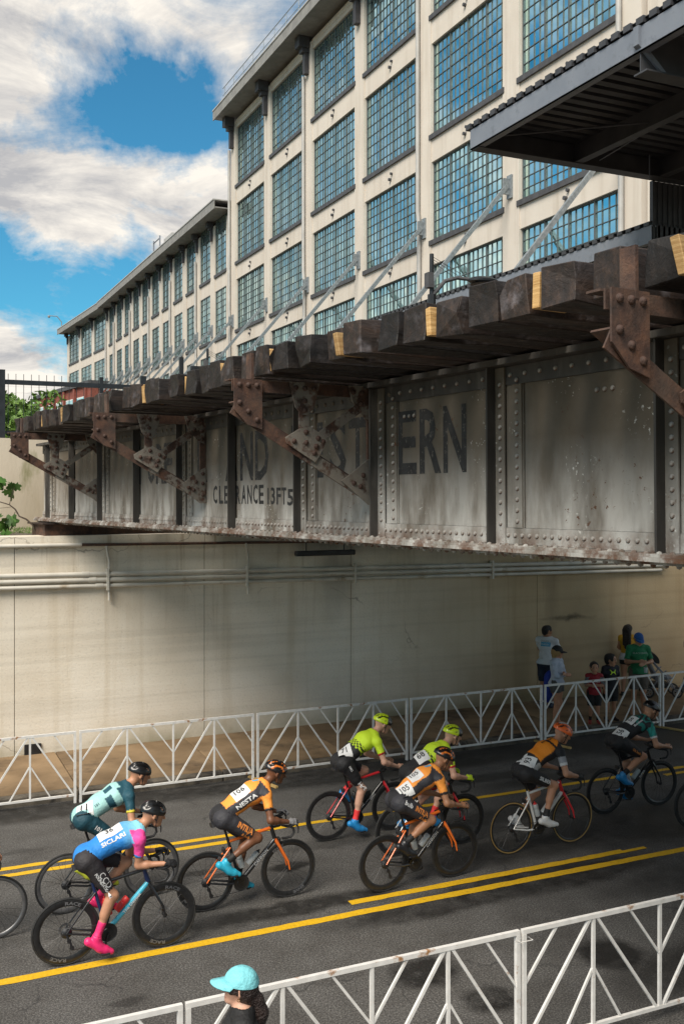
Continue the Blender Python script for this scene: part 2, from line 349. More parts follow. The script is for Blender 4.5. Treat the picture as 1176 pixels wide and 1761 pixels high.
def mat_rust(name, flake, dark=1.0):
    t = NT(name, .75); n = t.noise(9, 9, .68); m = t.noise(2.2, 6, .6); f = t.noise(60, 5, .7)
    k = dark
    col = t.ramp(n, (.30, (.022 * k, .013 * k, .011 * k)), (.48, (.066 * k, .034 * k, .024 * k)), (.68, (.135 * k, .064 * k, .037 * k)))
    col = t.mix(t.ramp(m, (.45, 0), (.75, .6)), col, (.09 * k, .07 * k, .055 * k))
    if flake: col = t.mix(t.ramp(t.noise(8, 8, .62, t.mapping(loc=(3, 9, 2))), (.52 - flake * .12, 0.0), (.58 - flake * .08, .9)), col, (.20, .182, .155))
    return t.done(col, t.math('ADD', n, f), .5, .01)

def mat_tie():
    t = NT('creosoted_wood', .78); oi = t.N.new('ShaderNodeObjectInfo'); ml = t.N.new('ShaderNodeVectorMath'); ml.operation = 'SCALE'; t.L.new(oi.outputs['Random'], ml.inputs[0]); ml.inputs['Scale'].default_value = 43
    ad = t.N.new('ShaderNodeVectorMath'); ad.operation = 'ADD'; t.L.new(t.co, ad.inputs[0]); t.L.new(ml.outputs[0], ad.inputs[1]); mp = t.N.new('ShaderNodeMapping'); t.L.new(ad.outputs[0], mp.inputs[0]); mp.inputs[3].default_value = (15, 1.6, 11)
    g = t.noise(1.0, 7, .65, mp.outputs[0]); n = t.noise(7, 7, .6, ad.outputs[0]); v = t.noise(5, 6, .6, ad.outputs[0], 1.2)
    col = t.ramp(g, (.30, (.006, .0045, .004)), (.52, (.020, .0125, .0095)), (.74, (.055, .032, .021)))
    col = t.mix(t.ramp(n, (.56, 0), (.74, .6)), col, (.13, .12, .13))
    mr = t.N.new('ShaderNodeMapRange'); t.L.new(oi.outputs['Random'], mr.inputs[0]); mr.inputs[3].default_value = .30; mr.inputs[4].default_value = 1.5
    sc = t.N.new('ShaderNodeVectorMath'); sc.operation = 'SCALE'; t.L.new(col, sc.inputs[0]); t.L.new(mr.outputs[0], sc.inputs['Scale'])
    return t.done(sc.outputs[0], t.math('ADD', g, t.math('MULTIPLY', v, 1.5)), .4, .025, t.ramp(n, (.3, .45), (.6, .8)))

def mat_facade():
    t = NT('facade_paint', .8); n = t.noise(.45, 7, .6); st = t.noise(1, 6, .6, t.mapping(scale=(2.2, 2.2, .12))); f = t.noise(14, 5, .6)
    col = t.ramp(n, (.3, (.56, .50, .43)), (.7, (.655, .60, .53)))
    col = t.mix(t.ramp(st, (.50, 0), (.72, .5)), col, (.40, .34, .27))
    return t.done(col, f, .12, .02)

def mat_glass():
    t = NT('window_glass', .03, 1.0); g = t.N.new('ShaderNodeNewGeometry'); r = g.outputs['Random Per Island']
    col = t.ramp(t.noise(.5, 3, .5), (.3, (.60, .90, .87)), (.7, (.78, 1.0, .98)))
    col = t.mix(t.ramp(r, (.0, .55), (.12, 0.0)), col, (.30, .50, .48)); col = t.mix(t.ramp(r, (.84, 0), (.86, .35)), col, (.80, .92, .88))
    return t.done(col, t.noise(.7, 2, .5), .010, .05)

M = {}
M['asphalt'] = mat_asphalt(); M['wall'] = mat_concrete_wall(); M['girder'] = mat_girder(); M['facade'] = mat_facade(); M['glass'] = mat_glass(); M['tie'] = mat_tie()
M['rust'] = mat_rust('rusty_steel', 0); M['flake'] = mat_rust('flaking_paint_on_rust', 1.0); M['flake2'] = mat_rust('half_flaked_paint', .6)
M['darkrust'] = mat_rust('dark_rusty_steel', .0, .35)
M['yellow'] = pm('road_paint_yellow', (.62, .36, .008), (.74, .45, .012), 30, .6, c3=(.28, .18, .03), s3=9, t3=(.62, .74), bump=.2, bscale=160)
M['sidewalk'] = pm('sidewalk_concrete', (.165, .108, .056), (.265, .18, .10), 1.4, .88, bump=.25, bscale=70, c3=(.075, .05, .03), s3=.9, t3=(.52, .66), rand=.12)
M['kerb'] = pm('kerb_concrete', (.10, .085, .065), (.21, .18, .14), 5, .9, bump=.4, bscale=50, c3=(.035, .03, .026), s3=2.5, t3=(.45, .6))
M['soil'] = pm('soil', (.08, .06, .04), (.16, .12, .08), 3, .95, bump=.5)
M['backwall'] = pm('backwall_concrete', (.40, .33, .23), (.58, .50, .39), .9, .88, bump=.2, bscale=20, stretch=(1, 1, .35), c3=(.20, .19, .08), s3=1.3, t3=(.58, .72))
M['pipe'] = pm('painted_conduit', (.52, .49, .43), (.64, .61, .54), 3, .5, c3=(.30, .22, .13), s3=2, t3=(.6, .75))
M['white'] = pm('barrier_white', (.66, .645, .62), (.76, .745, .72), 14, .45, c3=(.34, .17, .07), s3=5, t3=(.60, .68))
M['black'] = pm('black_paint', (.010, .011, .013), (.02, .022, .026), 8, .4)
M['slate'] = pm('slate_steel_paint', (.17, .19, .225), (.21, .23, .265), 2, .45, c3=(.13, .145, .17), s3=4)
M['darksteel'] = pm('dark_steel_deck', (.042, .043, .048), (.062, .063, .069), 3, .5)
M['galv'] = pm('galvanised_strut', (.20, .225, .24), (.30, .33, .35), 10, .45, .35)
M['sill'] = pm('window_sill_grey', (.055, .055, .06), (.08, .08, .085), 4, .6)
M['frame'] = pm('window_frame_grey', (.075, .088, .092), (.10, .115, .118), 4, .5)
M['eave'] = pm('eave_grey', (.20, .195, .185), (.27, .265, .25), 2, .7)
M['gutterbox'] = pm('dark_leader', (.045, .044, .048), (.065, .064, .07), 3, .6)
M['rwp'] = pm('downpipe_grey', (.36, .355, .34), (.44, .43, .41), 2, .5)
M['shim'] = pm('fresh_cut_timber', (.36, .20, .065), (.54, .345, .145), 3, .7, stretch=(1, 1, 24), bump=.3, bscale=12, rand=.3)
M['brick'] = pm('red_brick', (.18, .05, .035), (.26, .08, .055), 8, .85)

# ================================================================== GROUND, ROAD, PAVEMENTS
g = MB(); g.box(-900, 900, -900, 6.0, -.5, -.06); g.box(-900, 900, 15.5, 18.2, -.5, -.06)
tag(g.build('ground', M['soil']), kind='structure')
r_ = MB(); r_.add([(-120, 5.2, 0), (140, 5.2, 0), (140, 15.52, 0), (-120, 15.52, 0)], [(0, 1, 2, 3)])
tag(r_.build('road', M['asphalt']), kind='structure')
def stripe(x0, y0, x1, y1, w, lbl, z=.004):
    m = MB(); n = max(2, int(abs(x1 - x0) / .12)); vs = []; fs = []
    for i in range(n + 1):
        t = i / n; x = x0 + (x1 - x0) * t; y = y0 + (y1 - y0) * t
        vs += [(x, y - w / 2 + rng.normal(0, .004), z), (x, y + w / 2 + rng.normal(0, .004), z)]
    fs = [(2 * i, 2 * i + 2, 2 * i + 3, 2 * i + 1) for i in range(n)]
    m.add(vs, fs); o = m.build('road_marking', M['yellow']); tag(o, lbl, 'road marking', 'yellow lines painted on the road', 'structure'); return o
stripe(-30, 10.06, 40, 10.06, .125, 'long yellow line nearest the foreground barriers')
stripe(4.81, 10.34, 8.75, 10.34, .115, 'short yellow line beside the long near line')
stripe(5.9, 10.30, 9.1, 10.31, .07, 'offset stub repainted at the end of the short yellow line', .008)
stripe(-30, 13.04, 40, 13.04, .105, 'farther line of the double yellow behind the riders')
stripe(-30, 12.81, 4.2, 12.81, .105, 'left stretch of the nearer line of the far double yellow')
stripe(11.7, 12.80, 40, 12.80, .105, 'right stretch of the nearer line of the far double yellow')

sw = empty('sidewalk', (0, 15.5, 0)); sw['kind'] = 'structure'
x = -14.0; xs_ = [2.66 + 2.3 * k for k in range(-7, 14)]
for a, b in zip(xs_[:-1], xs_[1:]):
    m = MB(); zz = rng.normal(0, .003)
    m.box(a + .008, b - .008, .16, 2.4, -.04, .15 + zz); m.build('slab', M['sidewalk'], sw, bevel=.006)
    m = MB(); m.box(a + .006, b - .006, 0, .152, -.04, .152 + rng.normal(0, .003)); m.build('kerb_stone', M['kerb'], sw, bevel=.02)
m = MB(); m.box(-40, xs_[0], .0, 2.4, -.04, .145); m.box(xs_[-1], 60, 0, 2.4, -.04, .145); m.build('paving', M['sidewalk'], sw)
m = MB(); m.box(-40, 60, 1.5, 5.2, -.04, .13); tag(m.build('near_sidewalk', M['kerb']), kind='structure')

# ------------------------------------------------------------------ abutment wall, ledge and back wall
ab = empty('abutment_wall', (0, 17.9, 0), 0, 'long pale stained concrete abutment wall under the bridge', 'wall')
ed = [-30, -22, -14, -8, -2.4, 1.98, 5.35, 8.35, 12.8, 17.2, 22, 30, 40]
for a, b in zip(ed[:-1], ed[1:]):
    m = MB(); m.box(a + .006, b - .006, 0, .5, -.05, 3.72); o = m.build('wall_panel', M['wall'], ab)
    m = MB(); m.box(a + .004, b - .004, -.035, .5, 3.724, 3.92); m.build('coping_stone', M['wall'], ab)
m = MB(); m.box(-30, 40, .02, .48, -.04, 3.9); m.build('core', M['kerb'], ab)
m = MB(); m.box(-30, 40, .5, 2.2, 3.6, 3.9); m.build('bearing_ledge', M['kerb'], ab)
m = MB(); m.box(1.70 + .44, 1.70 + .72, -.03, -.004, .15, .33); m.build('drain_hole', M['black'], ab)
bw = empty('back_wall', (0, 20.1, 3.88), 0, 'cream concrete back wall above the ledge at the end of the girder', 'wall')
for a, b in zip([-30, -20, -10, -2, 4, 10, 20], [-20, -10, -2, 4, 10, 20, 40]):
    m = MB(); m.box(a + .006, b - .006, 0, .5, 0, 1.84); m.build('wall_panel', M['backwall'], bw)
m = MB(); m.box(-300, 300, 20.6, 900, 3.5, 5.68); tag(m.build('embankment', M['soil']), kind='structure')
m = MB(); m.box(4.2, 15, -3.2, .2, 0, 4.0); tag(m.build('near_abutment', M['wall']), 'pale concrete abutment carrying the near end of the bridge', 'wall')

# pipes along the wall
pr = empty('conduit_run', (0, 17.9, 3.2), 0, 'three parallel painted conduits strapped along the abutment wall', 'pipe')
for k, (dz, rad) in enumerate(((.05, .043), (-.05, .043), (-.155, .036))):
    m = MB(); m.tube([(-30, -.07, dz + .05 * 0 + .38), (16.3 - k * .05, -.07, dz - .17)], rad, 10); o = m.build('conduit', M['pipe'], pr, True)
    for xx in (-4, 3.1, 6.6, 10.8): m = MB(); m.tube([(xx + k * .12, -.07, dz + .38 - .55 * (xx + 30) / 46.3), (xx + k * .12 + .13, -.07, dz + .38 - .55 * (xx + .13 + 30) / 46.3)], rad * 1.22, 10); m.build('coupling', M['pipe'], o, True)
for xx in (-2, 3.55, 6.15, 8.4, 11.6):
    zc = .38 - .55 * (xx + 30) / 46.3; m = MB()
    m.box(xx - .02, xx + .02, -.13, -.004, zc - .24, zc + .14); m.build('strap', M['pipe'], pr)
cr = empty('upper_conduit', (0, 17.9, 3.76), 0, 'single thin conduit just below the wall coping', 'pipe')
m = MB(); m.tube([(-30, -.075, .12), (3.1, -.075, 0)], .034, 10); m.build('white_conduit', M['pipe'], cr, True)
m = MB(); m.tube([(3.1, -.075, 0), (16, -.075, -.13)], .026, 10); m.build('brown_conduit', M['rust'], cr, True)
for xx in (3.55, 6.15):
    m = MB(); m.tube([(xx - .02, -.08, -.03), (xx, -.08, -.16), (xx + .03, -.07, -.3), (xx + .03, -.07, -1.0)], .022, 8); m.build('drop_conduit', M['pipe'], cr, True)
lm = empty('strip_light', (7.72, 17.72, 3.50), 0, 'dark unlit strip light fixed to the sooty wall under the bridge', 'light')
m = MB(); m.box(-.62, .62, -.07, .07, -.05, .05); m.build('housing', M['black'], lm, bevel=.015)
m = MB(); m.tube([(-.4, 0, .05), (-.4, .0, .2)], .012, 6); m.tube([(.4, 0, .05), (.4, 0, .2)], .012, 6); m.build('hanger', M['black'], lm)

# ================================================================== MILL BUILDING
PANE = None
def window_meshes(W, H, groups, per, rows):
    fr = MB(); n = groups * per; T = .05
    fr.box(0, W, -.05, .03, 0, T); fr.box(0, W, -.05, .03, H - T, H); fr.box(0, T, -.048, .032, T, H - T); fr.box(W - T, W, -.048, .032, T, H - T)
    for i in range(1, n):
        x = W * i / n; w = .026 if i % per == 0 else .009
        fr.box(x - w, x + w, -.04, .036 if i % per == 0 else .012, T, H - T)
    for j in range(1, rows):
        z = H * j / rows; fr.box(T, W - T, -.038, .010, z - .012, z + .012)
    return fr.mesh('window_frame', M['frame'])
def panes_mesh(W, H, n, rows, skip=lambda i, j: False):
    m = MB(); a, b = W / n, H / rows
    for i in range(n):
        for j in range(rows):
            if skip(i, j): continue
            tx, tz = rng.normal(0, .0035), rng.normal(0, .0035); cx, cz = a * (i + .5), b * (j + .5)
            vs = []
            for sx, sz in ((-1, -1), (1, -1), (1, 1), (-1, 1)): vs.append((cx + sx * a / 2, -.02 + tx * sx * a + tz * sz * b, cz + sz * b / 2))
            back = [(v[0], v[1] - .006, v[2]) for v in vs]
            m.hexa([back[0], vs[0], vs[1], back[1], back[3], vs[3], vs[2], back[2]])
    return m.mesh('panes', M['glass'])

ROWS = [(23.45, 27.0), (18.72, 22.33), (14.54, 17.65), (10.36, 13.58), (6.3, 9.2)]     # window sill and head heights
def facade(root, x_pil, pw, rows, ztop, zbase, groups, per, nrow, wname, indiv=(), depth=22, rec=.17):
    """root local frame: x along the facade, y out of it, z up. x_pil = pilaster centres."""
    fmesh, pmesh = {}, {}
    for i, xp in enumerate(x_pil):
        m = MB(); m.box(xp - pw / 2, xp + pw / 2, -.5, 0, zbase, ztop - .35); m.build('pilaster', M['facade'], root)
    for i in range(len(x_pil) - 1):
        a, b = x_pil[i] + pw / 2, x_pil[i + 1] - pw / 2; W = b - a
        zs = [zbase] + sum([[r[0] - .19, r[1]] for r in rows[::-1]], []) + [ztop - .35]
        for q in range(0, len(zs), 2):
            if zs[q + 1] - zs[q] < .05: continue
            m = MB(); m.box(a, b, -.5, -.05, zs[q], zs[q + 1])
            if q == len(zs) - 2: m.box(a, b, -.05, -.03, zs[q] + .22, zs[q + 1]); m.box(a, b, -.03, -.010, zs[q] + .46, zs[q + 1])
            m.build('spandrel', M['facade'], root)
        for ri, (z0, z1) in enumerate(rows):
            H = z1 - z0; key = (round(W, 2), round(H, 2))
            if key not in fmesh: fmesh[key] = window_meshes(W, H, groups, per, nrow); pmesh[key] = [panes_mesh(W, H, groups * per, nrow) for _ in range(3)]
            w = link(wname, fmesh[key], root, (a, -rec, z0))
            m = MB(); m.box(-.10, W + .10, -.08, rec + .04, -.19, 0); m.build('sill', M['sill'], w)
            if (i, ri) in indiv:
                n = groups * per; pa, pb = W / n, H / nrow
                global PANE
                if PANE is None:
                    pm_ = MB(); pm_.box(-pa / 2, pa / 2, -.006, 0, -pb / 2, pb / 2); PANE = pm_.mesh('pane', M['glass'])
                for c in range(n):
                    for rr in range(nrow):
                        link('pane', PANE, w, (pa * (c + .5), -.02, pb * (rr + .5)), (rng.normal(0, .004), 0, rng.normal(0, .004)))
            else:
                o = link('panes', pmesh[key][int(rng.integers(3))], w); o['kind'] = 'stuff'
    x0, x1 = x_pil[0] - pw / 2, x_pil[-1] + pw / 2
    m = MB(); m.box(x0, x1, -depth, -.55, zbase, ztop - .3); m.build('main_block', M['frame'], root)
def eave(root, x0, x1, z, heads, pipes, zend, over=1.05, hk=1.0):
    m = MB(); m.box(x0, x1, -22, over, z - .05, z + .02); m.build('soffit', M['eave'], root)
    m = MB(); m.box(x0 - .02, x1 + .02, over, over + .06, z - .12, z + .42); m.build('fascia', M['eave'], root)
    m = MB(); m.box(x0, x1, -22, over + .1, z + .425, z + .50); m.build('roof', M['rwp'], root)
    for xh in heads:
        m = MB(); m.box(xh - .28 * hk, xh + .28 * hk, .02, .62 * hk, z - .62 * hk, z - .06); m.box(xh - .2 * hk, xh + .2 * hk, .03, .42 * hk, z - .85 * hk, z - .625 * hk); m.box(xh - .15 * hk, xh + .15 * hk, .02, .25 * hk, z - 1.9 * hk, z - .855 * hk)
        m.build('leader_head', M['gutterbox'], root)
    for xp in pipes:
        m = MB(); m.tube([(xp, .12, z - 1.9), (xp, .12, 15.9), (xp - .1, .12, 15.4), (xp - .1, .12, zend)], .085, 10); m.build('downpipe', M['rwp'], root, True)

tb = empty('mill_building', (19.5, 28.8, 0), R(90), 'tall cream mill building with big gridded factory windows above the bridge', 'building')
px = [6.05 * k for k in range(-1, 6)]; px[-1] = 6.05 * 5
facade(tb, px, .98, ROWS, 27.75, 5.6, 4, 4, 8, 'window', indiv={(0, 0), (0, 3)})
m = MB(); m.box(-15.5, -6.65, -.5, -.12, 5.6, 27.4); m.build('end_wall', M['facade'], tb)
m = MB(); m.box(-9.3, -8.1, -.5, 0, 5.6, 27.4); m.build('pilaster', M['facade'], tb)
eave(tb, -15.5, 30.9, 27.75, px, [px[0] + .35, px[2] + .35, px[4] + .35, px[6] + .45], 5.7)
m = MB()
for i in range(24): m.tube([(-10 + 1.7 * i, .9, 28.2), (-10 + 1.7 * i, .9, 29.15)], .02, 6)
m.tube([(-10, .9, 29.15), (29.5, .9, 29.15)], .025, 6); m.tube([(-10, .9, 28.7), (29.5, .9, 28.7)], .02, 6); m.build('roof_railing', M['galv'], tb)
m = MB(); m.box(8, 14, -9, -3, 28.2, 31.0); m.build('roof_penthouse', M['facade'], tb)
for i in range(6):                 # paired wall anchors in the spandrels
    for z in (17.95, 22.75, 13.95):
        cx = (px[i] + px[i + 1]) / 2; m = MB(); m.lathe([(.001, .12), (.07, .12), (.07, 0)], (cx, -.06, z), 'y', 8); m.build('wall_anchor', M['sill'], tb); m = MB(); m.lathe([(.001, .1), (.06, .1), (.06, 0)], (cx - .12, -.06, z + .22), 'y', 8); m.build('wall_anchor', M['sill'], tb)

wg = empty('mill_wing', (19.5, 59.65, 0), R(90), 'lower three-storey wing of the cream mill receding to the left', 'building')
wx = [.3 + 3.43 * k for k in range(0, 12)]
facade(wg, wx, 1.0, ROWS[1:4], 22.35, 5.6, 2, 3, 8, 'window', depth=20, rec=.10)
eave(wg, .2, 38.2, 22.35, wx[1:], [wx[2] + .2, wx[4] + .2, wx[6] + .2, wx[8] + .2, wx[10] + .2], 5.7, .95, .68)
m = MB(); m.box(16, 18.4, -3, -.5, 22.9, 24.6); m.build('roof_plant', M['rwp'], wg)
m = MB(); m.tube([(20.5, -.2, 22.9), (20.5, -.2, 24.9)], .06, 6); m.tube([(18.5, -.2, 22.9), (18.5, -.2, 24.9)], .06, 6)
for z in (23.4, 24.0, 24.7): m.tube([(18.5, -.2, z), (20.5, -.2, z)], .05, 6)
m.build('roof_ladder', M['slate'], wg)
w2 = empty('mill_end_block', (19.5, 97.9, 0), R(93.2), 'far end of the cream mill where its facade bends toward the left', 'building')
facade(w2, [.2, 5.9, 11.6, 17.3], 1.0, ROWS[1:4], 22.3, 5.6, 3, 3, 8, 'window', depth=18, rec=.10)
eave(w2, -.3, 18.3, 22.3, [5.9, 11.6, 17.3], [.3], 5.7, .95, .68)
m = MB(); m.tube([(17.9, .6, 22.7), (17.9, .6, 23.6), (17.9, 1.1, 24.2), (17.9, 1.9, 24.2)], .05, 6); m.ball((17.9, 2.0, 24.1), .16, 8); m.build('roof_lamp', M['eave'], w2)

bb = empty('brick_building', at(121, 100, 5.6), R(90 + 7.2), 'low red brick building far behind the black fence', 'building')
facade_r = MB(); facade_r.box(-6, 14, -9, -.2, 0, 9.1); facade_r.build('wall', M['brick'], bb)
m = MB(); m.box(-6.1, 14.1, -9.1, .05, 9.1, 9.5); m.build('cornice', M['sill'], bb)
for k in range(5):
    xx = -3.6 + 3.6 * k; m = MB(); m.box(xx - .3 - 1.1, xx - .9, -.2, .0, 0, 9.05); m.build('pier', M['brick'], bb)
    f = MB(); f.box(xx - .6, xx + 1.9, -.2, -.14, 3.2, 8.1); f = f.build('window', M['white'], bb)
    q = MB()
    for i in range(4): q.box(xx - .5 + .6 * i, xx - .02 + .6 * i, -.138, -.12, 3.3, 8.0)
    q.build('pane', M['glass'], f)
yb = empty('yellow_hall', (-12, 70, 0), R(0), 'tall pale yellow gabled hall mirrored in the lowest mill windows', 'building')
m = MB(); m.prism([(0, -22, 5.6), (0, 22, 5.6), (0, 22, 19), (0, 8, 24), (0, -8, 24), (0, -22, 19)], (0, 0, 0), (-16, 0, 0)); m.build('wall', pm('yellow_cladding', (.60, .50, .19), (.68, .58, .25), 2, .6), yb)
m = MB()
for k in range(40): m.box(.0, .06, -21.8 + 1.1 * k, -21.72 + 1.1 * k, 5.6, 19)
m.build('batten', pm('yellow_batten', (.5, .42, .2)), yb)

# ------------------------------------------------------------------ hung walkway along the mill
wk = empty('hung_walkway', (15.5, 17.35, 10.24), R(90), 'slate steel walkway deck hung along the mill on diagonal struts', 'walkway')
m = MB(); m.box(0, 84, .0, .02, 0, .39); m.box(0, 84, -.12, 0, .36, .39); m.box(0, 84, -.12, 0, 0, .03); m.build('fascia_beam', M['slate'], wk)
m = MB(); m.box(0, .12, -3.9, -.13, -.12, .40); m.build('end_beam', M['darksteel'], wk)
m = MB()
for k in range(280):               # corrugated decking: ridges run out from the facade
    xx = .05 + .3 * k; m.box(xx, xx + .17, -3.9, .05, .395, .47)
m.box(0, 84, -3.9, .045, .47, .478); o = m.build('deck_sheet', M['darksteel'], wk); o['kind'] = 'stuff'
for k in range(0, 28): m = MB(); m.box(.5 + 3.03 * k, .62 + 3.03 * k, -3.9, -.13, .06, .38); m.build('joist', M['darksteel'], wk)
for k in range(1, 8): m = MB(); m.box(6.05 * k + 5.4, 6.05 * k + 5.52, .02, .045, .005, .385); m.build('splice_plate', M['slate'], wk)
def strut(y, zf):                  # hanger from the facade down to the walkway's outer edge
    m = MB(); lx = y - 17.35; m.bar((lx, -.05, .42), (lx, -3.85, zf - 10.24), .11, .14); o = m.build('strut', M['galv'], wk)
    q = MB(); q.box(lx - .14, lx + .14, -4.0, -3.93, zf - 10.24 - .42, zf - 10.24 + .38); q.box(lx - .03, lx + .03, -3.93, -3.7, zf - 10.24 - .3, zf - 10.24 + .25); q.build('anchor_plate', M['galv'], o)
for k in range(-1, 6): strut(28.8 + 6.05 * k, 15.15)
for k in range(1, 12): strut(59.95 + 3.43 * k, 15.15)

# ------------------------------------------------------------------ overhead platform at the top right
op = empty('overhead_platform', (10.8, 17.4, 11.65), 0, 'dark steel platform overhead with a corrugated soffit at the top right', 'platform')
m = MB(); m.box(0, .02, -10, 0, 0, .42); m.box(0, .16, -10, 0, .40, .42); m.box(.0, .16, -10, 0, 0, .025); m.build('edge_channel', M['slate'], op)
m = MB(); m.box(.021, 8.6, -.14, -.02, -.0, .42); m.box(.021, 8.6, -.3, -.02, -.02, -.001); m.build('end_beam', M['darksteel'], op)
m = MB()
for k in range(34): m.box(.03, 8.7, -9.95 + .3 * k, -9.95 + .3 * k + .17, .425, .50)
m.box(0, 8.7, -10, .02, .50, .51); o = m.build('deck_sheet', M['darksteel'], op); o['kind'] = 'stuff'
m = MB()
for k in range(34): m.box(-.035, .04, -9.95 + .3 * k, -9.95 + .3 * k + .17, .425, .53)
o = m.build('deck_edge', M['darksteel'], op); o['kind'] = 'stuff'
for xx in (2.5, 4.8, 7.2):
    m = MB(); m.box(xx - .01, xx + .01, -10, -.14, .02, .42); m.box(xx - .1, xx + .1, -10, -.14, 0, .02); m.build('beam', M['darksteel'], op)
m = MB(); m.box(.03, 8.6, -5.02, -5.0, -.30, .41); m.box(.03, 8.6, -5.16, -4.86, -.33, -.301); m.build('cross_beam', M['darksteel'], op)
m = MB(); m.prism([(-.0, -5.01, .40), (-.06, -5.01, .40), (-.06, -5.01, .1), (.5, -5.01, -.33), (.56, -5.01, -.30), (.02, -5.01, .16)], (0, -.06, 0), (0, .06, 0)); m.build('bracket', M['slate'], op)
m = MB(); m.tube([(.1, -.6, .1), (8.4, -7, .2)], .018, 6); m.build('brace_rod', M['darksteel'], op)
m = MB(); m.tube([(4.4, -.3, .42), (4.4, -.3, -.1)], .015, 6); m.build('hanger_rod', M['slate'], op)
m = MB(); m.tube([(2.9, -4.4, .42), (3.0, -.35, .1)], .012, 6); m.build('hanger_rod', M['slate'], op)
m = MB(); m.box(4.72, 8.6, -.02, .05, -1.42, -.022)
for k in range(26): m.box(4.72 + .15 * k, 4.78 + .15 * k, -.05, -.021, -1.4, -.03)
m.build('end_panel', M['darksteel'], op)
m = MB(); m.box(8.2, 8.5, -9.6, -9.3, -11.65, 0); m.build('column', M['darksteel'], op)

# ================================================================== RAILWAY GIRDER BRIDGE (local x recedes along the girder, y out toward the camera side, z up)
br = empty('girder_bridge', (3.887, 9.219, 4.256), math.atan2(.9926, -.1219), 'weathered riveted plate girder railway bridge across the road, lettered in faded black', 'bridge')
br.rotation_euler = (0, .010, math.atan2(.9926, -.1219))
XN, XF = -11.0, 10.1
M['girder_dark'] = pm('girder_dark_shade_paint', (.034, .031, .028), (.065, .060, .054), 3, .6, c3=(.13, .12, .106), s3=2, t3=(.55, .72), stretch=(3, 3, .6))  # darker girder paint for stiffener legs and the painted shade on the top flange
gd = MB(); gd.box(XN, XF, -.012, 0, .03, 1.36)
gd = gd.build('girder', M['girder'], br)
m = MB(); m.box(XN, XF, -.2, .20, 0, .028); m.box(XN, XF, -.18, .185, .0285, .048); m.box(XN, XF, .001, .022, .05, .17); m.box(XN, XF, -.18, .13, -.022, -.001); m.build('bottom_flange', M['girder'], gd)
m = MB(); m.box(XN, XF, -.15, .145, 1.38, 1.425); m.box(XN, XF, .001, .022, 1.24, 1.378); m.build('top_flange', M['girder_dark'], gd)  # dark colour stands in for the shade of the ties above
STF = [-9.2, -7.6, -6.05, -4.444, -2.836, -1.219, .20, 1.77, 3.327, 4.932, 6.568, 8.1, 9.56]
WIDE = {-7.6, -4.444, -2.836, -1.219, .20, 3.327, 6.568, 9.56}
for i, sx in enumerate(STF):
    m = MB(); m.box(sx - .009, sx + .009, .024, .118, .05, 1.375, 1)
    if sx in WIDE:
        m.box(sx - .11, sx - .0085, .0235, .037, .05, 1.375); m.box(sx - .30, sx - .112, .0012, .014, .172, 1.238); m.box(sx - .29, sx - .19, .0145, .028, .172, 1.238)
    else: m.box(sx + .009, sx + .075, .0235, .034, .05, 1.375)
    m.build('stiffener', [M['girder'], M['girder_dark']], gd)
for i in range(len(STF) - 1):      # web plates between the stiffeners, each a hair off the next
    m = MB(); a, b = STF[i] + .03, STF[i + 1] - (.31 if STF[i + 1] in WIDE else .03)
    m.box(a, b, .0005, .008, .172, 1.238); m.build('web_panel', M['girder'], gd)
# rivets
rv = MB(); rv.lathe([(.019, 0), (.0175, .007), (.011, .013), (.0001, .0155)], (0, 0, 0), 'y', 8); RIV = rv.mesh('rivet', M['girder'], True)
rv = MB(); rv.lathe([(.024, 0), (.0225, .009), (.015, .017), (.0001, .020)], (0, 0, 0), 'y', 9); RIVR = rv.mesh('rivet', M['rust'], True)
pts = []
xx = XN
while xx < XF: pts.append((xx, .022, .115, 'b')); xx += .078
for sx in STF:
    if sx in WIDE:
        for k in range(14):
            z = .2 + k * .083 * .97
            if z > 1.33: break
            pts.append((sx - .062, .037, z, 's')); pts.append((sx - .24, .028, z + .02, 's'))
    for z in (1.31,):
        pass
xx = XN
while xx < XF: pts.append((xx, .022, 1.31, 't')); xx += .16
for sx, zz in ((-4.0, 1.12), (-1.75, 1.1), (.9, 1.1)): pts += [(sx + q * .07, .008, zz, 'w') for q in range(3)]
vis = [p for p in pts if p[0] > -6.2]; vis.sort(key=lambda p: p[0] + (3 if p[3] == 't' else 0))
for p in vis[:250]: link('rivet', RIV, gd, p[:3])
m = MB()
for p in vis[250:] + [p for p in pts if p[0] <= -6.2]: m.lathe([(.022, 0), (.02, .008), (.0001, .017)], p[:3], 'y', 6)
xx = XN
while xx < XF: m.lathe([(.0001, -.045), (.016, -.038), (.02, -.022)], (xx, .09, 0), 'z', 6); m.lathe([(.02, .048), (.016, .06), (.0001, .066)], (xx, .15, 0), 'z', 6); xx += .1
o = m.build('rivets', M['girder'], gd, True); o['kind'] = 'stuff'

# lettering on the web (faded black paint); x runs away from the camera so the text runs toward -x
LET = pm('faded_black_paint', (.012, .012, .013), (.03, .03, .031), 9, .7, c3=(.12, .11, .095), s3=26, t3=(.58, .64))
LET2 = pm('worn_black_paint', (.018, .018, .017), (.038, .036, .033), 5, .7, c3=(.13, .118, .1), s3=9, t3=(.52, .62))
def u2s(u, B=10000.0): return (B / (u + 461) - 10) / .8526
def letters(txt, us, z0, h, w, mt, bold=.02):
    for ch, u in zip(txt, us):
        m = MB()
        v, f = text_geo(ch, h, 1.0, bold); wd = max(v[:, 0].max(), 1e-3); k = (w * (.28 if ch in 'I1' else 1)) / wd; s0 = u2s(u)
        m.add([(s0 - (p[0] * k - wd * k / 2), .0105, z0 + p[1]) for p in v], f); m.build('letter', mt, gd)
letters('WESTERN', [515, 545, 583, 617, 701, 742, 784], .60, .53, .30, LET)
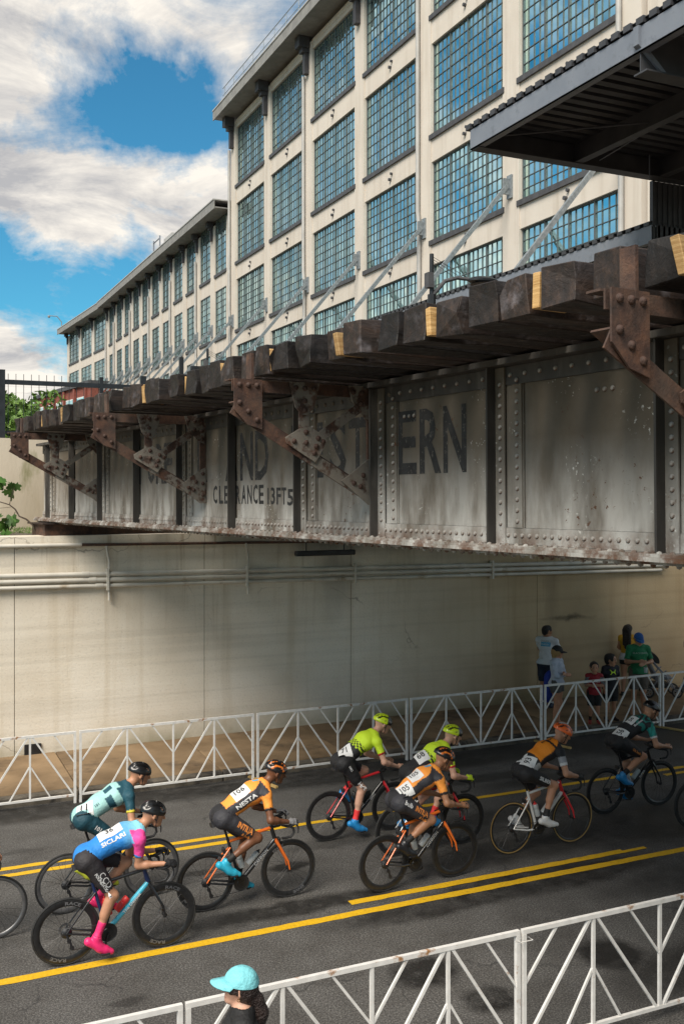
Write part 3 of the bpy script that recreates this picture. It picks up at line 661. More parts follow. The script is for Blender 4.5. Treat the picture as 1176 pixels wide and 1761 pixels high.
letters('AND', [400, 426, 452], .60, .53, .33, LET)
letters('NORFOLK', [238, 262, 277, 291, 312, 332, 350], .60, .53, .30, LET)
letters('CLEARANCE', [372, 382, 391, 400, 411, 421, 431, 441, 451], .335, .205, .115, LET)
letters('13FT', [463, 471, 481, 490], .33, .175, .10, LET); letters('5', [501], .32, .165, .13, LET)

# ties and fresh-cut shims
k = 0; sx = -10.2; first = None
while sx < 7.8:
    w = rng.uniform(.215, .27); h = rng.uniform(.225, .26); out = 1.10 + rng.normal(0, .035); z0 = 1.432 + rng.uniform(0, .02)
    m = MB(); n = 5; ring = []
    prof = [(-w / 2, 0), (w / 2, 0), (w / 2, h * .55), (w / 2 - rng.uniform(0, .02), h), (-w / 2 + rng.uniform(0, .02), h), (-w / 2, h * .5)]
    vs = []; ys = [out, out - .25, out - .7, -.2, -4.1]
    for j, yy in enumerate(ys):
        for (a, b) in prof: vs.append((sx + a + rng.normal(0, .006), yy + (rng.normal(0, .014) if j == 0 else 0), z0 + b + rng.normal(0, .006)))
    q = len(prof); fs = [tuple(range(q)), tuple(range(4 * q, 5 * q))[::-1]] + [(j * q + i, (j + 1) * q + i, (j + 1) * q + (i + 1) % q, j * q + (i + 1) % q) for j in range(4) for i in range(q)]
    m.add(vs, fs); m.build('tie', M['tie'], br, bevel=.006)
    if k % 3 == 1:
        m = MB(); a = sx + .155 + rng.uniform(-.01, .015); t = rng.uniform(-.03, .05); ww = rng.uniform(.045, .07); yo = out + rng.uniform(-.07, .02)
        m.prism([(a, yo, 1.462), (a + ww, yo, 1.462), (a + ww + t, yo, 1.432 + rng.uniform(.2, .24)), (a + t, yo, 1.432 + rng.uniform(.19, .24))], (0, 0, 0), (0, -.25, 0)); m.build('shim', M['shim'], br, bevel=.004)
    sx += .347 + rng.normal(0, .012); k += 1
# hook bolts / rusty riser straps standing in front of some ties
for sx in (-5.28, -1.12, 2.645, 6.62, -.25, 3.4):
    m = MB(); m.box(sx - .05, sx + .05, 1.24, 1.262, 1.36, 1.62) if sx in (-5.28, -1.12, 2.645, 6.62) else m.box(sx - .03, sx + .03, .7, .72, 1.36, 1.56)
    m.build('riser_strap', M['rust'], br)
# inner girders, deck and cross bracing (dark, seen from below)
for yy in (-2.6, -5.4, -8.2):
    m = MB(); m.box(XN, XF, yy - .01, yy + .01, .03, 1.38); m.box(XN, XF, yy - .18, yy + .18, 0, .03); m.box(XN, XF, yy - .18, yy + .18, 1.381, 1.42); m.build('inner_girder', M['darkrust'], br)
for k in range(13):
    a = -10 + 1.6 * k; m = MB(); m.bar((a, -.05, .12), (a + 1.4, -2.55, .12), .08, .08); m.bar((a, -.05, 1.2), (a, -2.55, .25), .08, .08); m.build('cross_brace', M['darkrust'], br)
m = MB(); m.box(XN, XF, -9.8, -4.2, 1.44, 1.62); m.build('deck_plate', M['darkrust'], br)
m = MB(); m.box(8.85, 9.7, -9, .32, -.31, -.05); m.build('bearing_block', M['rust'], br)
m = MB(); m.box(8.75, 9.8, -9, .38, -.048, -.024); m.build('bearing_plate', M['darkrust'], br)

# outrigger brackets
def bracket(sx, rustk):
    a = M['rust']; pl = M['flake'] if rustk else M['rust']; pl2 = M['flake2'] if rustk else M['rust']
    L = 1.42; m = MB()
    # top chord: angle (vertical leg + flat leg)
    m.box(sx - .006, sx + .006, .02, L, 1.30, 1.40); m.box(sx + .0065, sx + .10, .02, L + .02, 1.388, 1.40)
    d0, d1 = Vector((sx, L, 1.16)), Vector((sx, .05, .40)); up = Vector((0, -(d1.z - d0.z), (d1.y - d0.y))).normalized()
    m.bar(d0 + Vector((-.015, 0, 0)), d1 + Vector((-.015, 0, 0)), .012, .11, up); m.bar(d0 + up * -.06 + Vector((.05, 0, 0)), d1 + up * -.06 + Vector((.05, 0, 0)), .14, .012, up)
    m.box(sx - .02, sx + .012, .012, .085, .36, 1.29)
    o = m.build('bracket', a, br)
    h = MB(); h.box(sx - .035, sx - .022, .70, .80, .95, 1.31); h.build('hanger', pl2, o)
    h = MB(); h.bar((sx - .03, .64, .90), (sx - .03, .16, 1.22), .012, .085, (0, .5, 1)); h.build('diagonal', pl2, o)
    def plate(poly, mt, riv, x=-.034):
        q = MB(); q.prism([(sx + x, y, z) for y, z in poly], (0, 0, 0), (-.013, 0, 0)); q.build('gusset_plate', mt, o)
        for (y, z) in riv: link('rivet', RIVR, o, (sx + x - .013, y, z), (0, 0, R(90)))
    plate([(L + .0, 1.40), (L - .26, 1.40), (L - .26, .98), (L - .12, 1.02), (L, 1.14)], M['rust'], [(L - .05, 1.35), (L - .13, 1.35), (L - .21, 1.35), (L - .05, 1.2), (L - .13, 1.13), (L - .21, 1.06)])
    plate([(.90, 1.40), (.60, 1.40), (.66, 1.18), (.72, 1.12), (.78, 1.12), (.84, 1.18)], pl2, [(.84, 1.35), (.75, 1.35), (.66, 1.35), (.75, 1.24), (.75, 1.16)], -.037)
    plate([(.80, 1.0), (.70, 1.02), (.57, .95), (.53, .90), (.61, .76), (.65, .71), (.93, .87), (.94, .92)], pl, [(.74, .97), (.62, .92), (.57, .89), (.74, .88), (.86, .89), (.66, .79), (.64, .85)], -.038)
    plate([(.02, 1.40), (.30, 1.40), (.26, 1.26), (.12, 1.10), (.02, 1.06)], pl2, [(.07, 1.34), (.16, 1.34), (.25, 1.34), (.07, 1.22), (.07, 1.12), (.17, 1.24)], -.030)
    plate([(.02, .34), (.10, .34), (.38, .55), (.30, .60), (.10, .74), (.02, .78)], pl, [(.06, .7), (.06, .58), (.06, .44), (.18, .5), (.25, .53), (.15, .6)], -.030)
    # flaking skin on the diagonal's lower half
    if rustk: h = MB(); h.bar(d0.lerp(d1, .5) + Vector((-.024, 0, 0)), d1 + Vector((-.024, 0, 0)), .004, .108, up); h.build('scaling_paint', M['flake2'], o)
for sx, k in ((-5.28, 0), (-1.12, 1), (2.645, 1), (6.62, 1)): bracket(sx, k)
# ================================================================== fence, lamps, far greenery
fe = empty('black_fence', (0, 20.35, 5.70), 0, 'black post and rail fence with thin vertical wires on the back wall', 'fence')
FX = [-8.3, -6.0, -3.7, .0 + 2.02, 3.0, 3.75, 5.75, 6.85]
FX = [-7.0, -4.4, -1.8, .80 + 1.22, 3.93, 4.78, 7.55]
for i, fx in enumerate(FX):
    w = .11 if i in (3, 5, 6) else .07
    m = MB(); m.box(fx - w / 2, fx + w / 2, -w / 2, w / 2, -.05, 1.36 - (.06 if w < .1 else 0)); m.build('fence_post', M['black'], fe)
m = MB(); m.box(-7, 7.5, -.03, .03, 1.08, 1.17); m.build('top_rail', M['black'], fe)
m = MB(); m.box(-7, 7.5, -.02, .02, .12, .17); m.build('bottom_rail', M['black'], fe)
xx = -7
while xx < 7.5:
    m = MB(); m.box(xx - .005, xx + .005, -.005, .005, .0, 1.29); m.build('wire', M['black'], fe); xx += .145
m = MB()
for j in range(9): m.box(-7, 7.5, -.0015, .0015, .2 + j * .12, .2015 + j * .12)
o = m.build('mesh_infill', M['black'], fe); o['kind'] = 'stuff'
f2 = empty('far_rail', at(312, 30, 5.70), 0, 'short black rail on posts behind the ties by the second lamp', 'railing')
for xx in (0, .35, 2.6):
    m = MB(); m.box(xx - .06, xx + .06, -.06, .06, 0, 3.0 if xx == 0 else 2.75); m.build('post', M['black'], f2)
m = MB(); m.box(.35, 2.6, -.04, .04, 2.66, 2.76); m.build('rail', M['black'], f2)

def lamp(x, y, s, label):
    t = empty('street_lamp', (x, y, 5.68), R(0), label, 'street lamp', 'street lamps along the mill walkway')
    m = MB(); m.tube([(0, 0, 0), (0, 0, 4.55)], [.075, .05], 10); m.lathe([(.10, 3.3), (.10, 3.6)], (0, 0, 0), 'z', 8); m.build('pole', M['black'], t, True)
    m = MB(); P = [(-.02, .05, 3.35), (.05, -.02, 3.62), (.32, -.06, 3.93), (.62, -.12, 4.02), (.95, -.16, 4.0)]; m.tube(P, [.05, .055, .05, .045, .04], 8); m.build('arm', M['sill'], t, True)
    m = MB(); m.ball((1.28, -.2, 3.99), .40, 14, 0, (1, .62, .26)); m.build('lamp_head', M['black'], t, True)
    m = MB(); m.lathe([(.0001, -.055), (.2, -.05), (.30, -.03)], (1.28, -.2, 3.94), 'z', 14); m.build('lens', M['sill'], t, True)
    for k in range(3): m = MB(); m.tube([(0, 0, 4.5 - .06 * k), (.9 - .2 * k, -.15, 4.03)], .006, 4); m.build('stay_wire', M['black'], t)
    m = MB(); m.box(-.14, .0, -.1, .1, 3.75, 4.1); m.build('control_box', M['sill'], t)
lamp(11.55, 20.3, 1, 'black street lamp with an oval head before the tall mill windows, nearest of its row')
lamp(11.4, 37.7, 1, 'black street lamp before the corner of the tall mill block, middle of its row')
lamp(11.2, 56.5, 1, 'small black street lamp before the far wing, farthest of its row')

LEAF = pm('leaf_green', (.035, .095, .012), (.085, .19, .03), 3, .55, rand=.35)
LEAF2 = pm('tree_leaf', (.06, .13, .02), (.15, .25, .045), 1.5, .6, rand=.2)
BARK = pm('bark', (.05, .035, .025), (.09, .07, .05), 10, .9, bump=.5)
def tree(x, y, z, h, w, label):
    t = empty('tree', (x, y, z), 0, label, 'tree', 'trees beyond the black fence')
    m = MB(); m.tube([(0, 0, 0), (.1, 0, h * .4), (0, .1, h * .8)], [.22, .16, .06], 8)
    for k in range(6):
        a = k * 1.05; m.tube([(0, 0, h * (.35 + .06 * k)), (math.cos(a) * w * .5, math.sin(a) * w * .5, h * (.5 + .07 * k))], [.08, .03], 6)
    m.build('trunk', BARK, t, True)
    m = MB(); C = [(rng.normal(0, w * .34), rng.normal(0, w * .34), h * rng.uniform(.45, .92), rng.uniform(.5, 1.0) * w * .34) for _ in range(16)]
    for (a, b, c, r) in C:
        for _ in range(120):
            d = rng.normal(0, 1, 3); d = d / np.linalg.norm(d) * r * rng.uniform(.6, 1.05); p = Vector((a + d[0], b + d[1], c + d[2] * .75))
            e1 = Vector(rng.normal(0, 1, 3)).normalized() * .20; e2 = Vector(rng.normal(0, 1, 3)).normalized() * .13
            m.add([p - e1, p + e2, p + e1, p - e2], [(0, 1, 2, 3)])
    o = m.build('crown', LEAF2, t); o['kind'] = 'stuff'
for (u, d, h, w, l) in ((8, 58, 4.6, 3.0, 'round leafy tree behind the leftmost fence post'), (38, 64, 4.4, 3.6, 'broad leafy tree left of the red brick building'), (-14, 52, 4.2, 3, 'leafy tree at the far left picture edge behind the fence'),
                     (72, 70, 3.4, 3.4, 'low bushy tree in front of the red brick building'), (22, 48, 2.6, 2.6, 'small bright green tree low behind the fence wires')):
    p = at(u, d, 5.6); tree(p.x, p.y, p.z, h, w, l)

# shrub on the ledge
sh = empty('shrub', at(65, 17.9, 3.92), 0, 'leafy sapling growing out of the ledge beside the bridge bearing', 'shrub')
O = Vector(sh.location)
def A(u, v, d=17.9): p = at(u, d, CAM_H + (840 - v) * d / 1712); return p - O
m = MB(); m.tube([A(60, 914), A(57, 903), A(46, 893), A(34, 888), A(27, 876), A(17, 868), A(0, 863), A(-25, 862)], [.02, .018, .016, .014, .013, .011, .009, .006], 7)
m.tube([A(17, 868), A(20, 855), A(26, 838)], [.007, .006, .004], 5); m.tube([A(27, 880), A(20, 896)], [.006, .004], 5); m.tube([A(20, 872), A(0, 874), A(-12, 878)], .004, 5); m.build('stem', BARK, sh, True)
lf = MB(); out_ = []
for k in range(15):
    a = math.pi * (k / 14 * 1.72 + .14) - math.pi * .5 * 1; r = .085 * (1.0 + .38 * abs(math.cos(k * math.pi / 2.8)) - .25 * (k % 3 == 1)); out_.append((math.sin(a + math.pi * .5) * r * .0 + math.cos(a) * r, math.sin(a) * r + .07))
vs = [(0, 0, .008)] + [(p[0], p[1], -.25 * abs(p[0]) * abs(p[0]) * 4) for p in out_]
lf.add(vs, [(0, i, i + 1) for i in range(1, 15)]); LM = lf.mesh('leaf', LEAF)
for (u, v) in ((4, 824), (10, 829), (18, 832), (25, 835), (5, 838), (12, 842), (20, 842), (-4, 832), (28, 832), (-3, 842), (12, 892), (18, 890), (24, 897), (8, 900), (15, 905), (4, 910), (1, 900), (22, 903), (-4, 893), (-8, 905), (10, 912), (-14, 862), (-20, 850), (-18, 870)):
    o = link('leaf', LM, sh, A(u, v, 17.9 + rng.uniform(-.15, .1)), (R(65 + rng.uniform(-35, 35)), rng.uniform(-.5, .5), R(24 + rng.uniform(-60, 60)))); o.rotation_euler[1] += math.pi if rng.random() < .55 else 0
    k = rng.uniform(.75, 1.2); o.scale = (k, k, k)
gm = MB()
for _ in range(420):
    u = rng.uniform(0, 60); p = A(u, rng.uniform(908, 918), 18.3 + rng.uniform(-.5, 1.2)); e = Vector((rng.normal(0, .02), rng.normal(0, .02), rng.uniform(.01, .06)))
    gm.add([p, p + Vector((.012, 0, 0)), p + e], [(0, 1, 2)])
go = gm.build('ledge_moss', LEAF2, None); go.location = O; tag(go, 'dark moss and weeds along the ledge below the back wall', 'weeds', kind='stuff')

# ================================================================== white crowd barriers
BL = 2.79
def make_barrier(label, group, feet):
    t = empty('crowd_barrier', (0, 0, 0), 0, label, 'barrier', group)
    def part(n, fn): m = MB(); fn(m); return m.build(n, M['white'], t)
    Z0, Z1 = .135, 1.045; w = .036
    part('top_rail', lambda m: m.box(0, BL, -.018, .018, Z1, Z1 + .036)); part('bottom_rail', lambda m: m.box(0, BL, -.016, .016, Z0 - .03, Z0))
    for f in (0.0, 1.0):
        x = .017 + f * (BL - .034); part('end_post', lambda m: m.box(x - .017, x + .017, -.0205, .0205, .0, Z1 - .001))
    for f in (.26, .52, .76): part('upright', lambda m: m.box(BL * f - .0135, BL * f + .0135, -.0135, .0135, Z0 + .001, Z1 - .001))
    def br_(f0, z0, f1, z1, wd): part('brace', lambda m: m.bar((BL * f0, 0, z0), (BL * f1, 0, z1), wd, wd * .99, (0, 1, 0)))
    H = Z1 - Z0; mid = Z0 + H * .52
    for a, b in ((.26, .015), (.26, .505), (.76, .535), (.76, .985)): br_(a - .012 * (1 if b < a else -1), Z1 + .005, b, Z0 - .005, .025)
    for c in (.26, .76): br_(c - .004, mid, c - .105, Z0 - .005, .02); br_(c + .004, mid, c + .105, Z0 - .005, .02)
    br_(.516, mid, .40, Z1 + .005, .02); br_(.524, mid, .63, Z1 + .005, .02); br_(.008, mid, .125, Z1 + .005, .02); br_(.992, mid, .885, Z1 + .005, .02)
    return t
fb = make_barrier('', 'white barriers along the far kerb', 0); FARL = ['white barrier at the far left behind the riders in mint and blue', 'white barrier behind the two leftmost riders and the tan sidewalk', 'white barrier behind the two lime helmets', 'white barrier left of the standing spectators', 'white barrier in front of the two boys and the man in green', 'white barrier at the right edge by the stroller']
def place(b, x, y, lbl, lean): b.location = (x, y, 0); b.rotation_euler = (lean, 0, rng.normal(0, .002)); b['label'] = lbl
for k, l in enumerate(FARL):
    b = fb if k == 0 else copy_tree(fb); place(b, -.20 + 2.838 * k, 15.37, l, rng.normal(0, .008))
NEAR = ['white barrier in the bottom left corner of the foreground', 'white foreground barrier beside the woman in the aqua cap', 'white foreground barrier right of the one by the woman', 'white foreground barrier running out at the right edge']
for k, l in enumerate(NEAR):
    b = copy_tree(fb); b['group'] = 'white barriers in the foreground'; b.scale = (1.017, 1, 1); place(b, -.93 + 2.862 * k, 6.92, l, rng.normal(0, .006))
M['lath'] = pm('pine_lath', (.42, .27, .09), (.55, .38, .15), 6, .7)
for (x, y, r, l) in ((11.15, 15.2, 1.2, 'yellow pine lath under the barrier foot near the orange helmet'), (14.02, 15.15, 1.15, 'yellow pine lath under the barrier foot behind the dark helmet'), (5.48, 15.2, 1.3, 'yellow pine lath under the barrier foot behind rider 106')):
    m = MB(); m.box(-.45, .45, -.025, .025, .004, .035); o = m.build('wood_lath', M['lath']); o.location = (x, y, 0); o.rotation_euler = (0, 0, -r); tag(o, l, 'lath', 'wooden laths under the barrier feet')
for (x, y, l) in ((4.8, 6.9, 'white cable tie joining the two middle foreground barriers'),):
    m = MB(); m.tube([(x - .05, y - .03, 1.0), (x + .07, y - .03, 1.0), (x + .07, y + .03, 1.0), (x - .05, y + .03, 1.0)], .004, 5, closed=True); m.tube([(x - .05, y - .03, 1.0), (x - .12, y - .05, 1.03)], .004, 5); o = m.build('cable_tie', M['white']); tag(o, l, 'cable tie')

# ================================================================== BODIES: one continuous surface per person, grown round a skeleton
def surf_net(F, org, h):
    s = F < 0
    def sh(A, i, j, k): return A[i:A.shape[0] - 1 + i, j:A.shape[1] - 1 + j, k:A.shape[2] - 1 + k]
    C8 = [(i, j, k) for i in (0, 1) for j in (0, 1) for k in (0, 1)]
    cnt = sum(sh(s, *c).astype(np.int8) for c in C8); act = (cnt > 0) & (cnt < 8)
    idx = -np.ones(act.shape, np.int64); ii = np.argwhere(act); idx[act] = np.arange(len(ii))
    val = {c: sh(F, *c)[act] for c in C8}; acc = np.zeros((len(ii), 3)); n = np.zeros(len(ii))
    for a in C8:
        for ax in range(3):
            if a[ax]: continue
            b = list(a); b[ax] = 1; b = tuple(b); fa, fb = val[a], val[b]; cr = (fa < 0) != (fb < 0)
            t = np.where(cr, fa / np.where(cr, fa - fb, 1), 0); p = np.array(a, float)[None] + np.zeros((len(ii), 1)); p[:, ax] += t
            acc += p * cr[:, None]; n += cr
    V = (ii + acc / n[:, None]) * h + org; Q = []
    for ax in range(3):
        a0 = [slice(None)] * 3; a1 = [slice(None)] * 3; a0[ax] = slice(0, -1); a1[ax] = slice(1, None)
        ch = s[tuple(a0)] != s[tuple(a1)]; e = np.argwhere(ch); o1, o2 = [(1, 2), (2, 0), (0, 1)][ax]
        e = e[(e[:, o1] > 0) & (e[:, o2] > 0) & (e[:, o1] < F.shape[o1] - 1) & (e[:, o2] < F.shape[o2] - 1)]
        fl = s[tuple(a0)][tuple(e.T)]; q = []
        for d1, d2 in ((1, 1), (0, 1), (0, 0), (1, 0)):
            c = e.copy(); c[:, o1] -= d1; c[:, o2] -= d2; q.append(idx[tuple(c.T)])
        q = np.stack(q, 1); q[~fl] = q[~fl][:, ::-1]; Q.append(q)
    return V, np.concatenate(Q)

class Body:
    """primitives are tapered capsules (optionally flattened along one axis), smoothly joined; each belongs to a named region"""
    def __init__(s): s.p = []; s.names = []; s.bone = {}
    def cap(s, reg, a, b, ra, rb, k=.03, flat=None, sub=False):
        if reg not in s.names: s.names.append(reg)
        if reg not in s.bone: s.bone[reg] = (np.array(a, float), np.array(b, float))
        s.p.append((s.names.index(reg), np.array(a, float), np.array(b, float), ra, rb, k, flat, sub)); return s
    def grow(s, h):
        lo = np.min([np.minimum(p[1], p[2]) - max(p[3], p[4]) * (max(1, p[6][1]) if p[6] else 1) for p in s.p], 0) - .05
        hi = np.max([np.maximum(p[1], p[2]) + max(p[3], p[4]) * (max(1, p[6][1]) if p[6] else 1) for p in s.p], 0) + .05
        n = np.ceil((hi - lo) / h).astype(int) + 1; F = np.full(n, .08, np.float32); D = np.full(n, .12, np.float32); G = np.zeros(n, np.int16)
        ax = [lo[i] + np.arange(n[i]) * h for i in range(3)]
        for (rid, a, b, ra, rb, k, flat, sub) in s.p:
            e = max(ra, rb) * (max(1, flat[1]) if flat else 1) + .09
            i0 = np.maximum(0, np.floor((np.minimum(a, b) - e - lo) / h).astype(int)); i1 = np.minimum(n, np.ceil((np.maximum(a, b) + e - lo) / h).astype(int) + 1)
            sl = tuple(slice(i0[i], i1[i]) for i in range(3)); X, Y, Z = np.meshgrid(*[ax[i][sl[i]] for i in range(3)], indexing='ij', sparse=True)
            P = [X - a[0], Y - a[1], Z - a[2]]; ab = b - a; fac = 1.0
            if flat:          # squash along the unit vector flat[0] by factor flat[1] (>1 widens)
                u, f = np.array(flat[0], float), flat[1]; d = P[0] * u[0] + P[1] * u[1] + P[2] * u[2]; c = (1 / f - 1) * d; P = [P[i] + c * u[i] for i in range(3)]
                ab = ab + (1 / f - 1) * ab.dot(u) * u; fac = min(1.0, f)
            L2 = max(ab.dot(ab), 1e-9); t = np.clip((P[0] * ab[0] + P[1] * ab[1] + P[2] * ab[2]) / L2, 0, 1)
            d = (np.sqrt((P[0] - t * ab[0]) ** 2 + (P[1] - t * ab[1]) ** 2 + (P[2] - t * ab[2]) ** 2) - (ra + (rb - ra) * t)) * fac
            d = d.astype(np.float32); f = F[sl]
            if sub: F[sl] = np.maximum(f, -d); continue
            hh = np.clip(.5 + .5 * (f - d) / k, 0, 1); F[sl] = f + (d - f) * hh - k * hh * (1 - hh)
            up = d < D[sl]; D[sl] = np.where(up, d, D[sl]); G[sl] = np.where(up, rid, G[sl])
        V, Q = surf_net(F, lo, h)
        def reg(P): i = np.clip(np.round((P - lo) / h).astype(int), 0, n - 1); return G[tuple(i.T)]
        s.V, s.Q, s.rv, s.rf = V, Q, reg(V), reg(V[Q].mean(1)); return s
    def is_(s, rr, *names):
        ids = [i for i, n in enumerate(s.names) if any(n == q or (q.endswith('*') and n.startswith(q[:-1])) for q in names)]
        return np.isin(rr, ids)
    def t(s, reg, P): a, b = s.bone[reg]; d = b - a; return (P - a) @ d / (d @ d)

def mesh_from(name, V, Q, mat, col=None):
    me = bpy.data.meshes.new(name); me.vertices.add(len(V)); me.vertices.foreach_set('co', np.ascontiguousarray(V, np.float32).ravel())
    me.loops.add(Q.size); me.loops.foreach_set('vertex_index', Q.ravel().astype(np.int32)); me.polygons.add(len(Q)); me.polygons.foreach_set('loop_start', np.arange(len(Q), dtype=np.int32) * 4)
    me.update(calc_edges=True); me.materials.append(mat); me.polygons.foreach_set('use_smooth', np.ones(len(Q), bool))
    if col is not None:
        ca = me.color_attributes.new('Col', 'FLOAT_COLOR', 'POINT'); c = np.ones((len(V), 4), np.float32); c[:, :3] = col; ca.data.foreach_set('color', c.ravel())
    return me
def normals_of(V, Q):
    e = np.cross(V[Q[:, 2]] - V[Q[:, 0]], V[Q[:, 3]] - V[Q[:, 1]]); N = np.zeros_like(V)
    for k in range(4): np.add.at(N, Q[:, k], e)
    return N / np.maximum(np.linalg.norm(N, axis=1), 1e-9)[:, None]

def mat_attr(name, rough, bump, bscale, sheen=0, sss=False, coat=0):
    t = NT(name, rough); a = t.N.new('ShaderNodeAttribute'); a.attribute_name = 'Col'; n = t.noise(bscale, 4, .55); f = t.noise(bscale * 9, 3, .5)
    col = t.mix(t.ramp(n, (.3, .12), (.7, 0)), a.outputs['Color'], t.mix(1.0, a.outputs['Color'], (.72, .70, .70), 'MULTIPLY'))
    if coat: t.b.inputs['Coat Weight'].default_value = coat
    if sheen: t.b.inputs['Sheen Weight'].default_value = sheen
    return t.done(col, n, bump, .03)
M['skin'] = mat_attr('skin', .48, .12, 26); M['cloth'] = mat_attr('clothing_fabric', .7, .8, 15); M['lycra'] = mat_attr('stretch_fabric', .68, .6, 13)
M['shoe'] = mat_attr('shoe_shell', .38, .1, 20); M['helmet'] = mat_attr('helmet_shell', .28, .03, 20, coat=.3); M['hair'] = mat_attr('hair', .5, 1.0, 60)
M['paper'] = pm('race_number_paper', (.70, .70, .70), (.78, .78, .77), 20, .6); M['ink'] = pm('black_ink', (.012, .012, .014), None, 5, .6)
M['wht'] = pm('white_print', (.68, .68, .68), None, 5, .55); M['dk'] = pm('matt_black', (.012, .012, .014), (.02, .02, .022), 20, .45)
M['lens'] = pm('dark_lens', (.02, .02, .025), None, 3, .06)
def ink(name, c): return pm('print_' + name, c, None, 5, .55)

def ik(a, b, l1, l2, pole):
    a, b, pole = map(lambda x: np.array(x, float), (a, b, pole)); d = b - a; L = np.linalg.norm(d); L2 = min(L, (l1 + l2) * .999); u = d / L
    x = (l1 * l1 - l2 * l2 + L2 * L2) / (2 * L2); h = math.sqrt(max(l1 * l1 - x * x, 1e-6)); p = pole - u * pole.dot(u); p /= np.linalg.norm(p); return a + u * x + p * h

def lerp(a, b, t): return np.array(a, float) * (1 - t) + np.array(b, float) * t
def unit(v): v = np.array(v, float); return v / np.linalg.norm(v)

def head_prims(B, c, f, u, s=1.0, chin=True):
    """head centre c, facing f, up u"""
    f, u = unit(f), unit(u); r = np.cross(f, u); P = lambda x, y, z: np.array(c) + (f * x + r * y + u * z) * s
    B.cap('head', P(-.025, 0, .02), P(.015, 0, .025), .088 * s, .086 * s, .03, (r, .88)); B.cap('head', P(.035, 0, -.02), P(.045, 0, -.085), .064 * s, .042 * s, .03)
    B.cap('head', P(.088, 0, .0), P(.112, 0, -.035), .010 * s, .016 * s, .014); B.cap('head', P(.078, -.028, .022), P(.078, .028, .022), .018 * s, .018 * s, .02)
    B.cap('head', P(.082, -.016, -.066), P(.082, .016, -.066), .010 * s, .010 * s, .012); B.cap('head', P(.072, 0, -.098), P(.072, 0, -.10), .020 * s, .018 * s, .02)
    for q in (-1, 1): B.cap('head', P(-.005, q * .079, .012), P(-.012, q * .082, -.028), .018 * s, .013 * s, .012)
    B.hc, B.hf, B.hu, B.hr, B.hs = np.array(c), f, u, r, s

def body_prims(B, J, s=1.0, female=False, slim=1.0):
    """J: joints. Regions are named so clothes can be cut from them."""
    lat = unit(np.array(J['shL']) - np.array(J['shR'])); latp = unit(np.array(J['hipL']) - np.array(J['hipR'])); k = .045 * s; w = slim * s
    P, C, N = map(np.array, (J['pelvis'], J['chest'], J['neck']))
    mid = np.array(J.get('waist', (P + C) / 2))
    B.bone['torso'] = (P.astype(float), N.astype(float)); B.names.append('torso') if 'torso' not in B.names else 0
    B.cap('pelvis', lerp(J['hipL'], J['hipR'], .22), lerp(J['hipL'], J['hipR'], .78), .118 * w, .118 * w, k); B.bone['pelvis'] = (P.astype(float), mid.astype(float))
    for S in 'LR':
        g = np.array(J['hip' + S]) + np.array(J.get('glute', (-.05, 0, 0))); B.cap('pelvis', g, g, .090 * w, .090 * w, k * 1.7)
    B.cap('torso', P, mid, .108 * w, .108 * w, k, (latp, 1.28)); B.cap('torso', mid, C, .108 * w, .125 * w, k, (lat, 1.32))
    B.cap('torso', C, lerp(C, N, .75), .122 * w, .082 * w, k, (lat, 1.42))
    if female:
        fw = np.cross(lat, unit(N - C))
        for q in (-1, 1): c = C + lat * q * .068 * s + fw * .07 * s * (1 if fw[0] > 0 else 1); B.cap('torso', c, c, .062 * w, .062 * w, .03)
    B.cap('neck', N - (N - C) * .12, lerp(N, B.hc, .62) if hasattr(B, 'hc') else N + np.array([0, 0, .1]), .062 * w, .052 * w, .03 * s)
    for S in 'LR':
        sh, el, wr = (np.array(J[x + S]) for x in ('sh', 'el', 'wr')); hp, kn, an = (np.array(J[x + S]) for x in ('hip', 'kn', 'an'))
        B.cap('torso', lerp(N, sh, .15) - (N - C) * .06, sh, .060 * w, .058 * w, k)
        B.cap('uarm' + S, sh, el, .055 * w, .041 * w, .03 * s); B.cap('farm' + S, el, wr, .040 * w, .027 * w, .02 * s)
        m = lerp(el, wr, .28); B.cap('farm' + S, el, m, .036 * w, .044 * w, .03 * s)
        B.cap('thigh' + S, hp, kn, .092 * w, .056 * w, .035 * s); B.cap('thigh' + S, lerp(hp, kn, .2), lerp(hp, kn, .55), .088 * w, .076 * w, .03)
        B.cap('shin' + S, kn, an, .053 * w, .035 * w, .025 * s)
        back = np.array(J['toe' + S]) - an; back = -back + (kn - an) * (back @ (kn - an)) / ((kn - an) @ (kn - an)); back = unit(back)
        B.cap('shin' + S, lerp(kn, an, .16) + back * .018 * s, lerp(kn, an, .46) + back * .014 * s, .050 * w, .047 * w, .03 * s)
        kk = kn - back * .012 * s; B.cap('thigh' + S, kk, kk, .054 * w, .054 * w, .03 * s)
        to = np.array(J['toe' + S]); he = np.array(J['heel' + S]); bl = lerp(he, to, .72)
        B.cap('foot' + S, he + np.array([0, 0, .030 * s]), bl, .036 * s, .036 * s, .025 * s); B.cap('foot' + S, bl, to, .036 * s, .024 * s, .02 * s)
        B.cap('foot' + S, an, lerp(he, to, .5), .037 * s, .036 * s, .03 * s)

